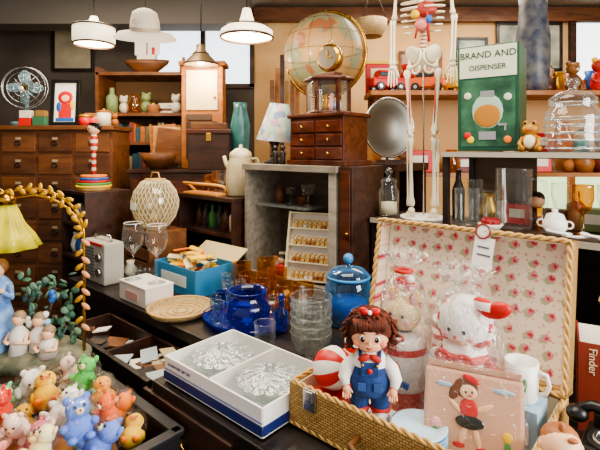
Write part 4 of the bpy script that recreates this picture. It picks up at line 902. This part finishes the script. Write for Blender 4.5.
row('shelf_dishes',T(.74,.975,ZR),TH,.44,.003,7,.11,[0,4,3,1,2]);row('shelf_dishes',T(1.16,.88,ZR),TH,.3,.05,5,.14)
b=tb('strawberry_dish',.635,.765,ZR);b.lathe([(0,0),(.03,0),(.045,.02),(.042,.022),(0,.01)],(0,0,0),offw,24)
for k in range(8):a=k*.8;b.sph((.022*math.cos(a),.022*math.sin(a),.028),.014,mt('#8f1c20',.4),seg=8,n=6)
b.done()
b=tb('sugar_bowl',.84,.79,ZR,0,.85);b.lathe([(0,0),(.025,0),(.045,.03),(.045,.055),(.035,.07)],(0,0,0),white,22);b.lathe([(.037,.07),(.03,.085),(.01,.092),(.012,.105),(0,.108)],(0,0,0),white,20)
for s_ in(-1,1):b.ring((s_*.05,0,.045),.014,.004,white,rot=(pi/2,0,0),seg=12)
b.done()
for u,v,m in((.91,.86,gamb),(.98,.89,gcl),(.84,.89,gcl)):cup('footed_glass',u,v,ZR,.034,.17,m,True,.02)
b=tb('coiled_white_cable',.96,.755,ZR)
pts=[]
for k in range(90):
    a=k*.35;pts.append((-.14+.0028*k+.022*math.cos(a),.018*math.sin(a),.008+.006*(1+math.sin(a*.5))))
b.tube(pts,.005,white,6);b.done()
b=tb('dark_glass_bottle',.44,.95,ZR)
b.lathe([(0,0),(.025,0),(.026,.12),(.012,.16),(.011,.2),(.014,.205),(0,.21)],(0,0,0),W_blk,16);b.done()
# ---- lights
def area(n,loc,size,e,col,rot):
    l=bpy.data.lights.new(n,'AREA');l.shape='RECTANGLE';l.size=size[0];l.size_y=size[1];l.energy=e;l.color=col
    o=bpy.data.objects.new(n,l);bpy.context.collection.objects.link(o);o.location=loc;o.rotation_euler=rot
area('overhead_fill',(-.1,1.2,2.66),(1.6,1.0),48,(1,.89,.74),(0,0,0))  # area lamp added under the ceiling for general brightness, no fixture there
area('overhead_fill_back',(1.3,3.2,2.66),(1.6,.6),42,(1,.87,.7),(0,0,0))  # another added overhead lamp, brightens the back right, no fixture there
area('overhead_fill_left',(-1.3,2.6,2.66),(1.2,.6),26,(1,.88,.72),(0,0,0))  # added to lift the brightness of the back left corner
area('offscreen_day_fill',(2.3,-.4,1.9),(1.6,1.4),125,(1,.98,.95),(math.radians(72),0,math.radians(52)))  # unseen area lamp added behind camera right to act as daylight
w=bpy.data.worlds.new('World');bpy.context.scene.world=w;w.use_nodes=True
w.node_tree.nodes['Background'].inputs[0].default_value=(1,.95,.88,1);w.node_tree.nodes['Background'].inputs[1].default_value=.82
c=bpy.data.cameras.new('Camera');c.lens=27;c.sensor_width=36;c.shift_y=-.125;c.clip_start=.05
co=bpy.data.objects.new('Camera',c);bpy.context.collection.objects.link(co);co.location=(0,0,1.45);co.rotation_euler=(pi/2,0,0)
bpy.context.scene.camera=co
bpy.context.scene.view_settings.look='AgX - Medium High Contrast'
